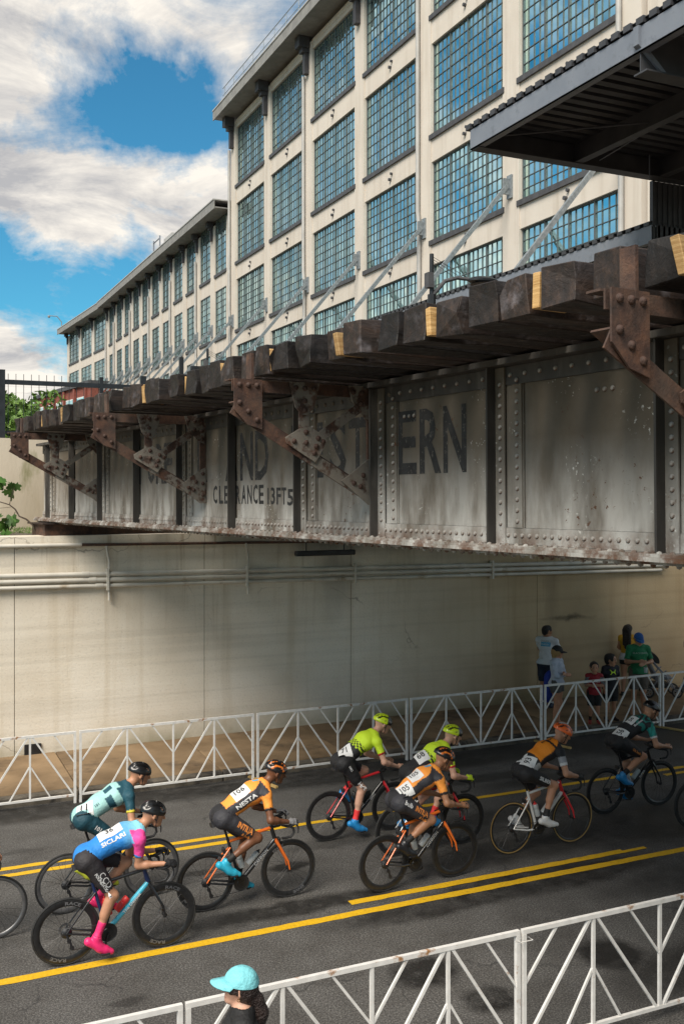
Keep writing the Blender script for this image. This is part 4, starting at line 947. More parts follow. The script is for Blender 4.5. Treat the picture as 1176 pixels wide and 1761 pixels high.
# a curled hand: palm, four fingers of different lengths, thumb; +x along the forearm, +z back of the hand, thumb on +y
def hand_mesh(curl=1.0):
    B = Body(); c = curl
    B.cap('h', (-.01, 0, 0), (.03, .004, 0), .024, .026, .02, ((0, 1, 0), 1.15)); B.cap('h', (.03, .02, 0), (.08, .026, -.002), .016, .014, .015); B.cap('h', (.03, -.018, 0), (.075, -.026, -.004), .016, .013, .015); B.cap('h', (.03, 0, 0), (.085, 0, 0), .017, .014, .015)
    for y, l, r in ((.030, .92, .0092), (.010, 1.05, .0095), (-.010, .98, .0092), (-.029, .78, .0082)):
        k0 = np.array([.082 if abs(y) < .02 else .076, y, 0]); a1, a2, a3 = -.35 * c - .1, -1.25 * c, -2.2 * c; p = k0
        for a, ll in ((a1, .040), (a2, .026), (a3, .021)):
            q = p + np.array([math.cos(a), 0, math.sin(a)]) * ll * l; B.cap('h', p, q, r, r * .93, .006); p = q
    B.cap('h', (.012, .026, -.006), (.040, .048, -.020 * c), .014, .011, .012); B.cap('h', (.040, .048, -.020 * c), (.064, .046, -.044 * c), .0105, .0095, .006); B.cap('h', (.064, .046, -.044 * c), (.082, .036, -.056 * c), .0095, .008, .005)
    B.grow(.0055); return B
_hb = {c: hand_mesh(c) for c in (1.0, .55)}
def add_hand(root, J, S, col, s, mt, grip, name, up=None, curl=1.0):
    B = _hb[curl]; wr, el = np.array(J['wr' + S]), np.array(J['el' + S]); x = unit(grip if grip is not None else wr - el)
    z = np.array(up if up is not None else (0, 0, 1), float); z = unit(z - x * (z @ x)); y = np.cross(z, x); R_ = np.stack([x, y, z], 1)
    V = B.V.copy()
    if S == 'L': V[:, 1] *= -1; Q = B.Q[:, ::-1]
    else: Q = B.Q
    V = (V * s) @ R_.T + wr + x * .012 * s
    return link(name, mesh_from(name, V, Q, mt, np.tile(np.array(col), (len(V), 1))), root)

def finish(root, B, skin, h, clothes, name='body'):
    """body (skin) plus garments: each garment = the faces chosen by pick(B, rf, centres), pushed off the skin; colour from paint(B, verts, region)"""
    B.grow(h); N = normals_of(B.V, B.Q); B.N = N
    sk = np.tile(np.array(skin), (len(B.V), 1)); lip = B.is_(B.rv, 'head')
    q = (B.V - B.hc) @ np.stack([B.hf, B.hr, B.hu], 1) / B.hs
    sk[lip & (q[:, 0] > .07) & (np.abs(q[:, 2] + .066) < .012) & (np.abs(q[:, 1]) < .026)] = np.array(skin) * np.array([.85, .55, .55])
    sk[lip & (np.abs(q[:, 2] - .034) < .007) & (q[:, 0] > .06) & (np.abs(np.abs(q[:, 1]) - .032) < .020)] *= .3      # brows
    sk[lip & (np.abs(q[:, 2] - .008) < .009) & (q[:, 0] > .05) & (np.abs(np.abs(q[:, 1]) - .032) < .014)] *= .25     # eyes
    link(name, mesh_from(name, B.V, B.Q, M['skin'], sk), root); out = {}
    for (gname, pick, off, paint, mt) in clothes:
        cen = B.V[B.Q].mean(1); m = pick(B, B.rf, cen); Q = B.Q[m]
        if not len(Q): continue
        used = np.unique(Q); mp = -np.ones(len(B.V), int); mp[used] = np.arange(len(used)); Q2 = mp[Q]; V0 = B.V[used]
        o_ = off(B, V0, B.rv[used]) if callable(off) else off; V = V0 + N[used] * (o_[:, None] if hasattr(o_, '__len__') else o_)
        # rim: fold the free edges back to the skin
        ed = np.sort(np.concatenate([Q2[:, [0, 1]], Q2[:, [1, 2]], Q2[:, [2, 3]], Q2[:, [3, 0]]]), 1); raw = np.concatenate([Q2[:, [0, 1]], Q2[:, [1, 2]], Q2[:, [2, 3]], Q2[:, [3, 0]]])
        key = ed[:, 0] * 10 ** 6 + ed[:, 1]; _, inv, c = np.unique(key, return_inverse=True, return_counts=True); be = raw[c[inv] == 1]
        nb = len(V); rim = np.stack([be[:, 1], be[:, 0], be[:, 0] + nb, be[:, 1] + nb], 1); bu = np.unique(be)
        Vi = V0 - N[used] * .004; mp2 = -np.ones(2 * nb, int); mp2[:nb] = np.arange(nb); mp2[bu + nb] = nb + np.arange(len(bu))
        VV = np.concatenate([V, Vi[bu]]); QQ = np.concatenate([Q2, mp2[rim]]); col = paint(B, V0, B.rv[used]) if callable(paint) else np.tile(np.array(paint), (nb, 1)); col = np.concatenate([col, col[bu]])
        out[gname] = link(gname, mesh_from(gname, VV, QQ, mt, col), root); out[gname + '_bvh'] = BVHTree.FromPolygons([tuple(v) for v in V], [tuple(q) for q in Q2])
    return out

def decal(parent, name, bvh, org, ex, ey, mats, w=None, h=None, text=None, size=.05, xs=1.0, bold=.0, lift=.004, poly=None, rotdeg=0):
    """a flat patch (w x h) or lettering laid onto a garment: org is a point off the surface, ex/ey its axes"""
    ex, ey = Vector(ex).normalized(), Vector(ey); ey = (ey - ex * ey.dot(ex)).normalized()
    if rotdeg: c, s_ = math.cos(R(rotdeg)), math.sin(R(rotdeg)); ex, ey = ex * c + ey * s_, ey * c - ex * s_
    n = ex.cross(ey); org = Vector(org)
    if text is not None:
        v, f = text_geo(text, size, xs, bold)
        if not len(v): return
        v = v - v.max(0) / 2
    elif poly is not None: v, f = np.array(poly[0], float), poly[1]
    else:
        K = 8; v = np.array([((i / K - .5) * w, (j / K - .5) * h) for j in range(K + 1) for i in range(K + 1)]); f = [(j * (K + 1) + i, j * (K + 1) + i + 1, (j + 1) * (K + 1) + i + 1, (j + 1) * (K + 1) + i) for j in range(K) for i in range(K)]
    if text is not None:
        bm = bmesh.new(); vv = [bm.verts.new((p[0], p[1], 0)) for p in v]
        for q in f:
            try: bm.faces.new([vv[i] for i in q])
            except ValueError: pass
        bmesh.ops.triangulate(bm, faces=bm.faces)
        for _ in range(3):
            e = [e for e in bm.edges if e.calc_length() > .022]
            if not e: break
            bmesh.ops.subdivide_edges(bm, edges=e, cuts=1, use_grid_fill=False); bmesh.ops.triangulate(bm, faces=bm.faces)
        bm.verts.index_update(); v = np.array([x.co[:2] for x in bm.verts]); f = [tuple(x.index for x in q.verts) for q in bm.faces]; bm.free()
    pts = []; last = None
    for p in v:
        o = org + ex * p[0] + ey * p[1]; hit = bvh.ray_cast(o + n * .25, -n, .6)
        if hit[0] is None or (last is not None and (hit[0] - o).length > .22): q = o if last is None else o - n * last
        else: q = hit[0]; last = (o - q).dot(n)
        pts.append(q + n * lift)
    me = bpy.data.meshes.new(name); me.from_pydata([tuple(p) for p in pts], [], f); me.materials.append(mats); me.update()
    return link(name, me, parent)

# ------------------------------------------------------------------ helmets, caps, glasses
def helmet(root, B, fn, s=1.0, tilt=.12):
    f, u, r = B.hf, B.hu, B.hr; c = B.hc + u * .030 * s - f * .012; a, b, h = .138 * s, .102 * s, .108 * s
    f2 = unit(f * math.cos(tilt) + u * -math.sin(tilt)); u2 = unit(np.cross(r, f2) * -1); u2 = u2 if u2 @ u > 0 else -u2
    nu, nv = 36, 14; vs = []; cols = []
    for j in range(nv + 1):
        th = math.pi * .5 * 1.16 * j / nv
        for i in range(nu):
            ph = 2 * math.pi * i / nu; x = math.sin(th) * math.cos(ph); y = math.sin(th) * math.sin(ph); z = math.cos(th)
            ridge = math.cos(y * 15.0); vent = 0.0
            if z > .12 and ridge < .1 and abs(x) < .93: vent = .016 * min(1, (.1 - ridge) * 2) * min(1, (z - .12) * 4)
            aa = a * (1.06 if x < 0 else 1.0); k = 1 - vent / .1
            vs.append(c + (f2 * aa * x + r * b * y + u2 * (h * z if z > 0 else h * z * .6)) * k); cols.append(fn(x, y, z, vent > .004))
    vs = np.array(vs); Q = []
    for j in range(nv):
        for i in range(nu): Q.append((j * nu + i, (j + 1) * nu + i, (j + 1) * nu + (i + 1) % nu, j * nu + (i + 1) % nu))
    n0 = len(vs); inner = c + (vs[-nu:] - c) * .86; vs = np.concatenate([vs, inner]); cols += cols[-nu:]
    for i in range(nu): Q.append((nv * nu + i, n0 + i, n0 + (i + 1) % nu, nv * nu + (i + 1) % nu))
    o = link('helmet', mesh_from('helmet', vs, np.array(Q), M['helmet'], np.array(cols)), root)
    P = lambda x, y, z: tuple(B.hc + (f * x + r * y + u * z) * s)
    m = MB()
    for q in (-1, 1): m.tube([P(.03, q * .088, .03), P(.02, q * .085, -.05), P(.03, q * .055, -.105), P(.035, 0, -.128)], .0055 * s, 5); m.tube([P(-.05, q * .088, .03), P(.012, q * .087, -.04)], .0055 * s, 5)
    m.build('strap', M['dk'], o, True); return o
def glasses(root, B, frame, s=1.0):
    f, u, r = B.hf, B.hu, B.hr; P = lambda x, y, z: B.hc + (f * x + r * y + u * z) * s
    m = MB(); n = 10; v = []
    for i in range(n + 1):
        a = -1 + 2 * i / n; x = .108 - .045 * a * a; y = a * .068
        v += [P(x, y, .030), P(x - .004, y, -.012 - .010 * (1 - (abs(a) - .5) ** 2 * 4))]
    m.add(v, [(2 * i, 2 * i + 1, 2 * i + 3, 2 * i + 2) for i in range(n)]); o = m.build('glasses', M['lens'], root, True)
    m = MB(); m.tube([tuple(P(.108 - .045 * (i / 5 - 1) ** 2, (i / 5 - 1) * .069, .031)) for i in range(11)], .005 * s, 5)
    for q in (-1, 1): m.tube([tuple(P(.062, q * .072, .028)), tuple(P(-.01, q * .088, .022))], .004 * s, 5)
    m.build('glasses_frame', frame, o, True)
def cap_hat(root, B, fn, brimcol, s=1.0, puff=1.0, yaw=0.0, name='cap'):
    f, u, r = B.hf, B.hu, B.hr; f = unit(f * math.cos(yaw) + r * math.sin(yaw)); r = np.cross(f, u); c = B.hc + u * .026 * s - f * .008 * s; nu, nv = 28, 10; vs = []; cols = []
    for j in range(nv + 1):
        th = math.pi * .5 * j / nv * 1.02
        for i in range(nu):
            ph = 2 * math.pi * i / nu; x, y, z = math.sin(th) * math.cos(ph), math.sin(th) * math.sin(ph), math.cos(th); vs.append(c + (f * .112 * x + r * .096 * y + u * (.108 * puff * z if z > 0 else 0)) * s); cols.append(fn(x, y, z))
    Q = [(j * nu + i, (j + 1) * nu + i, (j + 1) * nu + (i + 1) % nu, j * nu + (i + 1) % nu) for j in range(nv) for i in range(nu)]
    o = link(name, mesh_from(name, np.array(vs), np.array(Q), M['cloth'], np.array(cols)), root)
    m = []; K = 12; mc = []
    for lay in (0, -.006):
        for i in range(K + 1):
            ph = R(-68 + 136 * i / K); x, y = math.cos(ph), math.sin(ph); m.append(c + (f * .108 * x + r * .094 * y + u * (.006 + lay)) * s); k = max(0, math.cos(ph * 1.22)) ** .6; m.append(c + (f * (.108 * x + .088 * k) + r * .096 * y + u * (.002 + lay - .016 * k - .022 * (y * y))) * s); mc += [brimcol] * 2
    Q = [(2 * i, 2 * i + 1, 2 * i + 3, 2 * i + 2) for i in range(K)]; n = 2 * (K + 1); Q += [(n + 2 * i, n + 2 * i + 2, n + 2 * i + 3, n + 2 * i + 1) for i in range(K)] + [(2 * i + 1, n + 2 * i + 1, n + 2 * i + 3, 2 * i + 3) for i in range(K)]
    link('brim', mesh_from('brim', np.array(m), np.array(Q), M['cloth'], np.array(mc)), o); return o

# ================================================================== RACING BICYCLES (x forward, z up, origin on the road under the bottom bracket)
WB0, WB1, WR = -.408, .585, .336
CARB = pm('carbon', (.012, .012, .013), (.02, .02, .021), 30, .32); TYRE = pm('tyre_rubber', (.013, .013, .013), (.022, .022, .022), 40, .7); SPOKE = pm('spoke_steel', (.04, .04, .042), None, 5, .35, .7)
ALLOY = pm('alloy', (.45, .45, .46), None, 5, .3, .9); RIMAL = pm('rim_grey', (.10, .10, .105), (.16, .16, .165), 9, .35, .4); TAN = pm('tan_sidewall', (.33, .21, .07), None, 6, .6); TAPE = pm('bar_tape', (.016, .016, .017), None, 20, .6)
def ring(m, R_, prof, n=48, mi=0):     # lathe about the wheel axis (y) of a closed profile of (radius, y)
    m.lathe([(R_ + a, b) for a, b in prof] + [(R_ + prof[0][0], prof[0][1])], (0, 0, 0), 'y', n, mi)
_wc = {}
def wheel_meshes(deep, tan, alu):
    k = (deep, tan, alu)
    if k in _wc: return _wc[k]
    t = MB(); t.tube([(math.cos(2 * math.pi * i / 48) * (WR - .012), 0, math.sin(2 * math.pi * i / 48) * (WR - .012)) for i in range(48)], .0125, 8, closed=True)
    if tan:
        for q in (-1, 1): ring(t, WR - .016, [(-.008, q * .0105), (.006, q * .0135), (.008, q * .0125), (-.008, q * .0095)], 48, 1)
    ri = MB(); ring(ri, WR - .022, [(0, -.010), (0, .010), (-.010, .0125), (-deep * .8, .009), (-deep, .002), (-deep, -.002), (-deep * .8, -.009), (-.010, -.0125)], 48)
    sp = MB()
    for i in range(20):
        a = 2 * math.pi * i / 20; b = a + (.35 if i % 2 else -.35); q = 1 if i % 4 < 2 else -1; r0 = .022; r1 = WR - .022 - deep
        sp.tube([(r0 * math.cos(b), q * .025, r0 * math.sin(b)), (r1 * math.cos(a), 0, r1 * math.sin(a))], .0013, 4)
    hb = MB(); hb.lathe([(.001, -.05), (.014, -.05), (.014, -.03), (.024, -.029), (.024, -.022), (.013, -.018), (.013, .018), (.024, .022), (.024, .029), (.014, .03), (.014, .05), (.001, .05)], (0, 0, 0), 'y', 12)
    _wc[k] = (t.mesh('tyre', [TYRE, TAN], True), ri.mesh('rim', RIMAL if alu else CARB, True), sp.mesh('spokes', SPOKE, True), hb.mesh('hub', M['dk'], True)); return _wc[k]
_bar = None
def bike(root_loc, yaw, label, cols, deep=.055, tan=False, alu=False, rimtxt=None, crank=0.0, tube_txt=None, txtcol=None, bottles=(), disc=False, group='racing bicycles on the road'):
    """cols: dict of materials for top, down, seat, chain, stay, fork, post"""
    b = empty('racing_bicycle', root_loc, yaw, label, 'bicycle', group); g = lambda k: cols.get(k, cols['frame'])
    BB = Vector((0, 0, .272)); ST = Vector((-.145, 0, .765)); SC_ = Vector((-.120, 0, .68)); HT = Vector((.375, 0, .835)); HB = Vector((.418, 0, .70)); RA = Vector((WB0, 0, WR)); FA = Vector((WB1, 0, WR))
    mats = []; 
    def mi(k):
        x = g(k)
        if x not in mats: mats.append(x)
        return mats.index(x)
    m = MB(); m.tube([ST + Vector((.0, 0, -.02)), HT], [.016, .019], 10, mi('top')); m.tube([BB, BB.lerp(HB, .5), HB], [.026, .027, .025], 10, mi('down')); m.tube([BB, ST + (ST - BB).normalized() * .02], [.020, .017], 10, mi('seat')); m.tube([HB, HT + (HT - HB).normalized() * .02], [.026, .022], 10, mi('head'))
    m.lathe([(.001, -.04), (.028, -.04), (.028, .04), (.001, .04)], BB, 'y', 12, mi('down'))
    for q in (-1, 1):
        m.tube([BB + Vector((-.03, q * .025, 0)), Vector((-.18, q * .055, .285)), RA + Vector((0, q * .062, 0))], [.014, .012, .009], 8, mi('chain')); m.tube([SC_ + Vector((0, q * .014, 0)), Vector((-.22, q * .05, .58)), RA + Vector((0, q * .062, 0))], [.010, .009, .008], 8, mi('stay'))
    fr = m.build('frame', mats, b, True)
    m = MB()
    for q in (-1, 1): m.tube([HB + Vector((.004, q * .012, -.008)), Vector((.462, q * .040, .62)), FA + Vector((-.02, q * .048, .10)), FA + Vector((0, q * .05, 0))], [.021, .017, .012, .008], 8)
    m.tube([HB + Vector((-.002, 0, .01)), HB + Vector((.006, 0, -.02))], .026, 10); m.build('fork', g('fork'), b, True)
    if tube_txt:
        d = (HB - BB).normalized(); up = Vector((-d.z, 0, d.x)); t = MB(); text_mb(tube_txt, .030, BB.lerp(HB, .58) + Vector((0, -.0285, 0)), d, up, 1.15, .02, t); t.build('lettering', txtcol or M['wht'], fr)
        t = MB(); text_mb(tube_txt, .030, BB.lerp(HB, .58) + Vector((0, .0285, 0)), -d, up, 1.15, .02, t); t.build('lettering', txtcol or M['wht'], fr)
    meshes = wheel_meshes(deep, tan, alu)
    for (c, nm) in ((RA, 0), (FA, 1)):
        w = empty('wheel', c, 0, parent=b); w.rotation_euler = (0, rng.uniform(0, 6), 0)
        for n_, me in zip(('tyre', 'rim', 'spokes', 'hub'), meshes): o = link(n_, me, w)
        if rimtxt:
            for a0 in (1.1, 4.2):
                t = MB()
                v, f = text_geo(rimtxt, min(.032, deep * .6), 1.5, .03); r0 = WR - .024 - deep * .78
                for sd_ in (-1, 1): t.add([((r0 + p[1]) * math.cos(a0 - p[0] / .29 * (1 if sd_ < 0 else -1)), sd_ * .0135, (r0 + p[1]) * math.sin(a0 - p[0] / .29 * (1 if sd_ < 0 else -1))) for p in v], f)
                t.build('lettering', M['rimtxt'], w)
    m = MB(); m.lathe([(.001, -.060), (.016, -.060), (.030, -.055), (.042, -.045), (.056, -.036), (.056, -.034), (.020, -.03)], RA, 'y', 16)
    m.build('cassette', M['dk'], b, True)
    m = MB(); m.bar(RA + Vector((.0, -.055, -.02)), RA + Vector((.025, -.06, -.075)), .012, .02); m.bar(RA + Vector((.025, -.062, -.06)), RA + Vector((.05, -.062, -.15)), .008, .022)
    for p in ((.022, -.075), (.05, -.148)): m.lathe([(.001, -.067), (.022, -.067), (.022, -.057), (.001, -.057)], RA + Vector((p[0], 0, p[1])), 'y', 10)
    m.build('rear_derailleur', M['dk'], b)
    for q, ax in ((-1, -.05),):
        m = MB(); m.lathe([(.001, -.052), (.045, -.052), (.05, -.046), (.078, -.046), (.092, -.05), (.092, -.044), (.078, -.041), (.05, -.042), (.001, -.042)], BB, 'y', 26); cs = m.build('crankset', CARB, b, True)
    for q in (-1, 1):
        a = crank + (0 if q < 0 else math.pi); e = BB + Vector((math.cos(a) * .1725, q * .075, -math.sin(a) * .1725)); m = MB(); m.bar(BB + Vector((0, q * .058, 0)), e + Vector((0, -q * .008, 0)), .014, .028, (0, 1, 0)); m.build('crank_arm', ALLOY if cols.get('crank') else CARB, cs)
        m = MB(); m.box(-.045, .045, -.04, .04, -.009, .009); o = m.build('pedal', M['dk'], cs, bevel=.004); o.location = e + Vector((0, q * .045, 0))
    m = MB(); ch = []
    for i in range(9): a = math.pi * (.5 - i / 8); ch.append(BB + Vector((math.cos(a) * .09, -.046, math.sin(a) * .09)))
    ch += [RA + Vector((.05, -.062, -.17)), RA + Vector((.03, -.062, -.15)), RA + Vector((.04, -.06, -.08)), RA + Vector((.0, -.046, -.045)), RA + Vector((-.042, -.046, 0)), RA + Vector((0, -.046, .045))]; m.tube(ch, .004, 5, closed=True); m.build('chain', M['dk'], b, True)
    m = MB(); m.tube([ST + Vector((.0, 0, .0)), Vector((-.205, 0, .955))], .0135, 10); m.build('seatpost', cols.get('post', CARB), b, True)
    m = MB(); S = [(-.345, .068, .972), (-.30, .066, .982), (-.22, .045, .978), (-.14, .022, .972), (-.075, .016, .966)]; vs = []
    for (x, w, z) in S:
        for j in range(10): a = 2 * math.pi * j / 10; vs.append((x, math.cos(a) * w, z - .012 + math.sin(a) * (.016 if math.sin(a) > 0 else .026) - (.0 if abs(math.cos(a)) < .9 else .012)))
    fs = [(i * 10 + j, i * 10 + (j + 1) % 10, (i + 1) * 10 + (j + 1) % 10, (i + 1) * 10 + j) for i in range(4) for j in range(10)] + [tuple(range(10)), tuple(range(40, 50))]; m.add(vs, fs); m.build('saddle', M['dk'], b, True)
    m = MB(); m.tube([HT + Vector((-.006, 0, .03)), HT + Vector((.085, 0, .055))], .017, 8); m.build('stem', CARB, b, True)
    m = MB(); C = HT + Vector((.085, 0, .055))
    for q in (-1, 1):
        m.tube([C, C + Vector((0, q * .13, .0)), C + Vector((.025, q * .185, .003)), C + Vector((.075, q * .195, -.004)), C + Vector((.112, q * .197, -.030)), C + Vector((.118, q * .198, -.075)), C + Vector((.085, q * .2, -.118)), C + Vector((.02, q * .203, -.125)), C + Vector((-.03, q * .205, -.122))], .0145, 8)
    m.build('handlebar', TAPE, b, True)
    for q in (-1, 1):
        m = MB(); m.tube([C + Vector((.06, q * .196, .0)), C + Vector((.115, q * .197, .012)), C + Vector((.150, q * .197, .030)), C + Vector((.160, q * .197, .062))], [.017, .018, .016, .011], 8); m.tube([C + Vector((.150, q * .197, .022)), C + Vector((.172, q * .199, -.03)), C + Vector((.168, q * .205, -.09))], [.010, .008, .006], 6); m.build('brake_lever', M['dk'], b, True)
    for q, c in ((-1, RA), (1, FA)):
        if disc: m = MB(); m.lathe([(.045, .040), (.07, .040), (.07, .042), (.045, .042)], c, 'y', 20); m.build('brake_disc', ALLOY, b)
        else: p = HB + Vector((.045, 0, -.015)) if q > 0 else Vector((-.20, 0, .66)); m = MB(); m.box(p.x - .012, p.x + .018, -.035, .035, p.z - .03, p.z + .025); m.build('brake_caliper', M['dk'], b, bevel=.006)
    for (which, body, lid) in bottles:
        d = ((HB - BB) if which == 'down' else (ST - BB)).normalized(); n = Vector((-d.z, 0, d.x)) if which == 'down' else Vector((d.z, 0, -d.x)); c = BB + d * (.20 if which == 'down' else .15) + n * .066
        m = MB(); k = [(.001, 0), (.034, .0), (.036, .01), (.036, .09), (.032, .10), (.036, .11), (.036, .15), (.026, .165)]; xx = n; yy = Vector((0, 1, 0)); vs = []
        for (r, hh) in k:
            for j in range(12): a = 2 * math.pi * j / 12; vs.append(c + d * hh + (xx * math.cos(a) + yy * math.sin(a)) * r)
        m.add(vs, [(i * 12 + j, i * 12 + (j + 1) % 12, (i + 1) * 12 + (j + 1) % 12, (i + 1) * 12 + j) for i in range(len(k) - 1) for j in range(12)]); o = m.build('bottle', body, b, True)
        m = MB(); m.tube([c + d * .163, c + d * .175, c + d * .185], [.026, .022, .010], 10); m.tube([c + d * .185, c + d * .20], .009, 8); m.build('bottle_lid', lid, o, True)
    # rear hub contact is the placement point
    return b
M['rimtxt'] = pm('rim_print', (.13, .13, .135), None, 5, .5)

# ------------------------------------------------------------------ riders
def rider(loc, yaw, label, tor=28, crank=0.0, hands='hoods', skin=(.50, .27, .17), paint=None, sleeve=.62, short=.80, sock=None, sockcol=(.7, .7, .7), shoecol=(.02, .02, .02), shortcol=None, glove=None, helm=None, frame=None, head=(0, 0), lean=.0, s=1.0, shoepaint=None, hairc=(.03, .02, .015), legs=True, elbow=None):
    r = empty('person', loc, yaw, label, 'cyclist', 'cyclists racing along the road'); B = Body(); J = {}
    H = np.array([-.195, 0, 1.035]); ca, sa = math.cos(R(tor)), math.sin(R(tor)); J['pelvis'] = H + np.array([-.015, 0, .02]); L = .53 * s
    J['waist'] = H + np.array([ca * L * .36, 0, sa * L * .36 + .05]); J['chest'] = H + np.array([ca * L * .76, lean * .5, sa * L * .76 + .035]); N = H + np.array([ca * L * 1.06, lean, sa * L * 1.06 + .035]); J['neck'] = N
    J['glute'] = (-.045, 0, .0)
    SHc = H + np.array([ca * L * .98, lean, sa * L * .98 - .01])
    yw, pt = R(head[0]), R(head[1]); hf = np.array([math.cos(yw) * math.cos(pt), math.sin(yw) * math.cos(pt), math.sin(pt)]); rr = np.array([math.sin(yw), -math.cos(yw), 0]); hu = np.cross(rr, hf); hc = N + np.array([.125, 0, .125]) + hf * .02
    head_prims(B, hc, hf, hu, 1.04)
    C = np.array([.46, 0, .89])
    for S, q in (('L', 1), ('R', -1)):
        J['hip' + S] = H + np.array([0, q * .088, 0]); a = crank + (0 if q < 0 else math.pi); ped = np.array([math.cos(a) * .1725, q * .118, .272 - math.sin(a) * .1725])
        dn = .20 + .38 * max(0, -math.cos(a)) + .16 * max(0, math.sin(a)); fx, fz = math.cos(dn), -math.sin(dn)       # toes point down through the back of the stroke
        ball = ped + np.array([0, 0, .030]) ; J['toe' + S] = ball + np.array([fx * .07, -q * .0, fz * .07 + .004]); J['heel' + S] = ball - np.array([fx * .185, 0, fz * .185]) + np.array([0, q * .0, .0]); J['an' + S] = ball - np.array([fx * .135, 0, fz * .135]) + np.array([-fz * .085 * -1 * -1, 0, fx * .085])
        J['kn' + S] = ik(J['hip' + S], J['an' + S], .435, .425, (1, q * .04, .35)); J['sh' + S] = SHc + np.array([0, q * .172, -.005])
        hd = C + (np.array([.105, q * .197, .048]) if hands == 'hoods' else np.array([.095, q * .205, -.035]) if hands == 'drops' else np.array([.135, q * .197, .042]))
        grip = unit(np.array([.9, -q * .12, -.10]) if hands != 'drops' else np.array([.8, 0, -.5])); J['wr' + S] = hd - grip * .055
        J['el' + S] = ik(J['sh' + S], J['wr' + S], .285, .265, elbow or (-.5, q * .55, -.75)); J['grip'] = grip
    body_prims(B, J, 1.0, slim=.93)
    wht = lambda a, b, c: np.where(a[:, None], np.array(b), np.array(c))
    def pick_j(B, rf, c):
        m = B.is_(rf, 'torso')
        for S in 'LR': m |= B.is_(rf, 'uarm' + S) & (B.t('uarm' + S, c) < sleeve)
        return m & ~((c - np.array(N)) @ unit(np.array([ca, 0, sa])) > .035)
    def pick_s(B, rf, c):
        m = B.is_(rf, 'pelvis')
        for S in 'LR': m |= B.is_(rf, 'thigh' + S) & (B.t('thigh' + S, c) < short)
        return m
    def pick_sock(S): return lambda B, rf, c: B.is_(rf, 'shin' + S) & (B.t('shin' + S, c) > (sock or .72))
    cl = [('jersey', pick_j, .007, lambda B, V, rv: paint(B, V, rv, J), M['lycra']), ('shorts', pick_s, .006, shortcol if callable(shortcol) else (shortcol or (.02, .02, .024)), M['lycra']),
          ('sock', pick_sock('L'), .004, sockcol, M['lycra']), ('sock', pick_sock('R'), .004, sockcol, M['lycra'])]
    for S in 'LR': cl.append(('shoe', (lambda S: lambda B, rf, c: B.is_(rf, 'foot' + S) | (B.is_(rf, 'shin' + S) & (B.t('shin' + S, c) > .97)))(S), .006, shoecol, M['shoe']))
    o = finish(r, B, skin, .0115, cl)
    for S in 'LR': add_hand(r, J, S, glove or skin, 1.0, M['lycra'] if glove else M['skin'], J['grip'], 'glove' if glove else 'hand', up=(.1, (.75 if S == 'L' else -.75), .7))
    if helm: B.helmet = helmet(r, B, helm)
    if frame is not None: glasses(r, B, frame)
    o['J'] = J; o['B'] = B; o['ax'] = np.array([ca, 0, sa]); o['nor'] = np.array([-sa, 0, ca]); o['root'] = r; return o
def tcoord(B, V):
    a, b = B.bone['torso']; d = b - a; return (V - a) @ d / (d @ d)
def bib(o, num, t, side, w=.17, h=.20, size=.085, rot=0, ang=38, extra=None, up='spine', xs=.82):
    """race number pinned to the back: t along the spine, ang = degrees round from the spine toward the rider's right"""
    a, b = o['B'].bone['torso']; c = a + (b - a) * t; ax = Vector(o['ax']); n = Vector(o['nor']); rt = Vector((0, -1, 0)); nn = n * math.cos(R(ang)) + rt * math.sin(R(ang)); sd_ = rt * math.cos(R(ang)) - n * math.sin(R(ang))
    org = Vector(c) + nn * .17
    if up == 'spine': ex, ey = sd_, ax          # digits upright toward the head
    else: ex, ey = ax, -sd_                      # digits read along the spine, feet toward the rider's right hip
    p = decal(o['jersey'], 'race_number', o['jersey_bvh'], org, ex, ey, M['paper'], w, h, lift=.004, rotdeg=rot)
    decal(p, 'digits', o['jersey_bvh'], org + ey.normalized() * .015, ex, ey, M['ink'], text=num, size=size, xs=xs, bold=.012, lift=.0075, rotdeg=rot)
    for k, tx in enumerate(('_ _ _ _', ) if extra is None else (extra,)):
        decal(p, 'small_print', o['jersey_bvh'], org - ey.normalized() * (h * .36), ex, ey, ink('grey', (.25, .25, .27)), text=tx, size=.013, lift=.0075, rotdeg=rot)
def print_on(o, garment, text, org, ex, ey, size, mt, xs=1.0, bold=.02, rot=0):
    return decal(o[garment], 'lettering', o[garment + '_bvh'], org, ex, ey, mt, text=text, size=size, xs=xs, bold=bold, lift=.004, rotdeg=rot)

# ------------------------------------------------------------------ the field: wheel contact points on the road (rear, front) as (column, depth)
def spot(ur, dr, uf, df):
    a, b = at(ur, dr, 0), at(uf, df, 0); d = (b - a).normalized(); yaw = math.atan2(d.y, d.x); return a + d * .408, yaw
FR = lambda n, c, c2=None, **k: pm('frame_' + n, c, c2, 4, .3, coat=.4, **k)
BLK = FR('black', (.013, .013, .015)); ORG = FR('orange', (.78, .16, .02)); WHT = FR('white', (.72, .71, .69)); RED = FR('red', (.62, .025, .035)); NAVY = FR('navy', (.012, .028, .10)); CYAN = FR('cyan', (.06, .45, .62)); PINK = FR('magenta', (.55, .03, .20)); TEAL = FR('blue', (.02, .22, .55))
CLEAR = pm('clear_bottle', (.45, .47, .47), None, 5, .35); REDB = pm('red_bottle', (.62, .03, .03), None, 5, .4); DKB = pm('black_bottle', (.02, .02, .02), None, 5, .4)
RX = {}
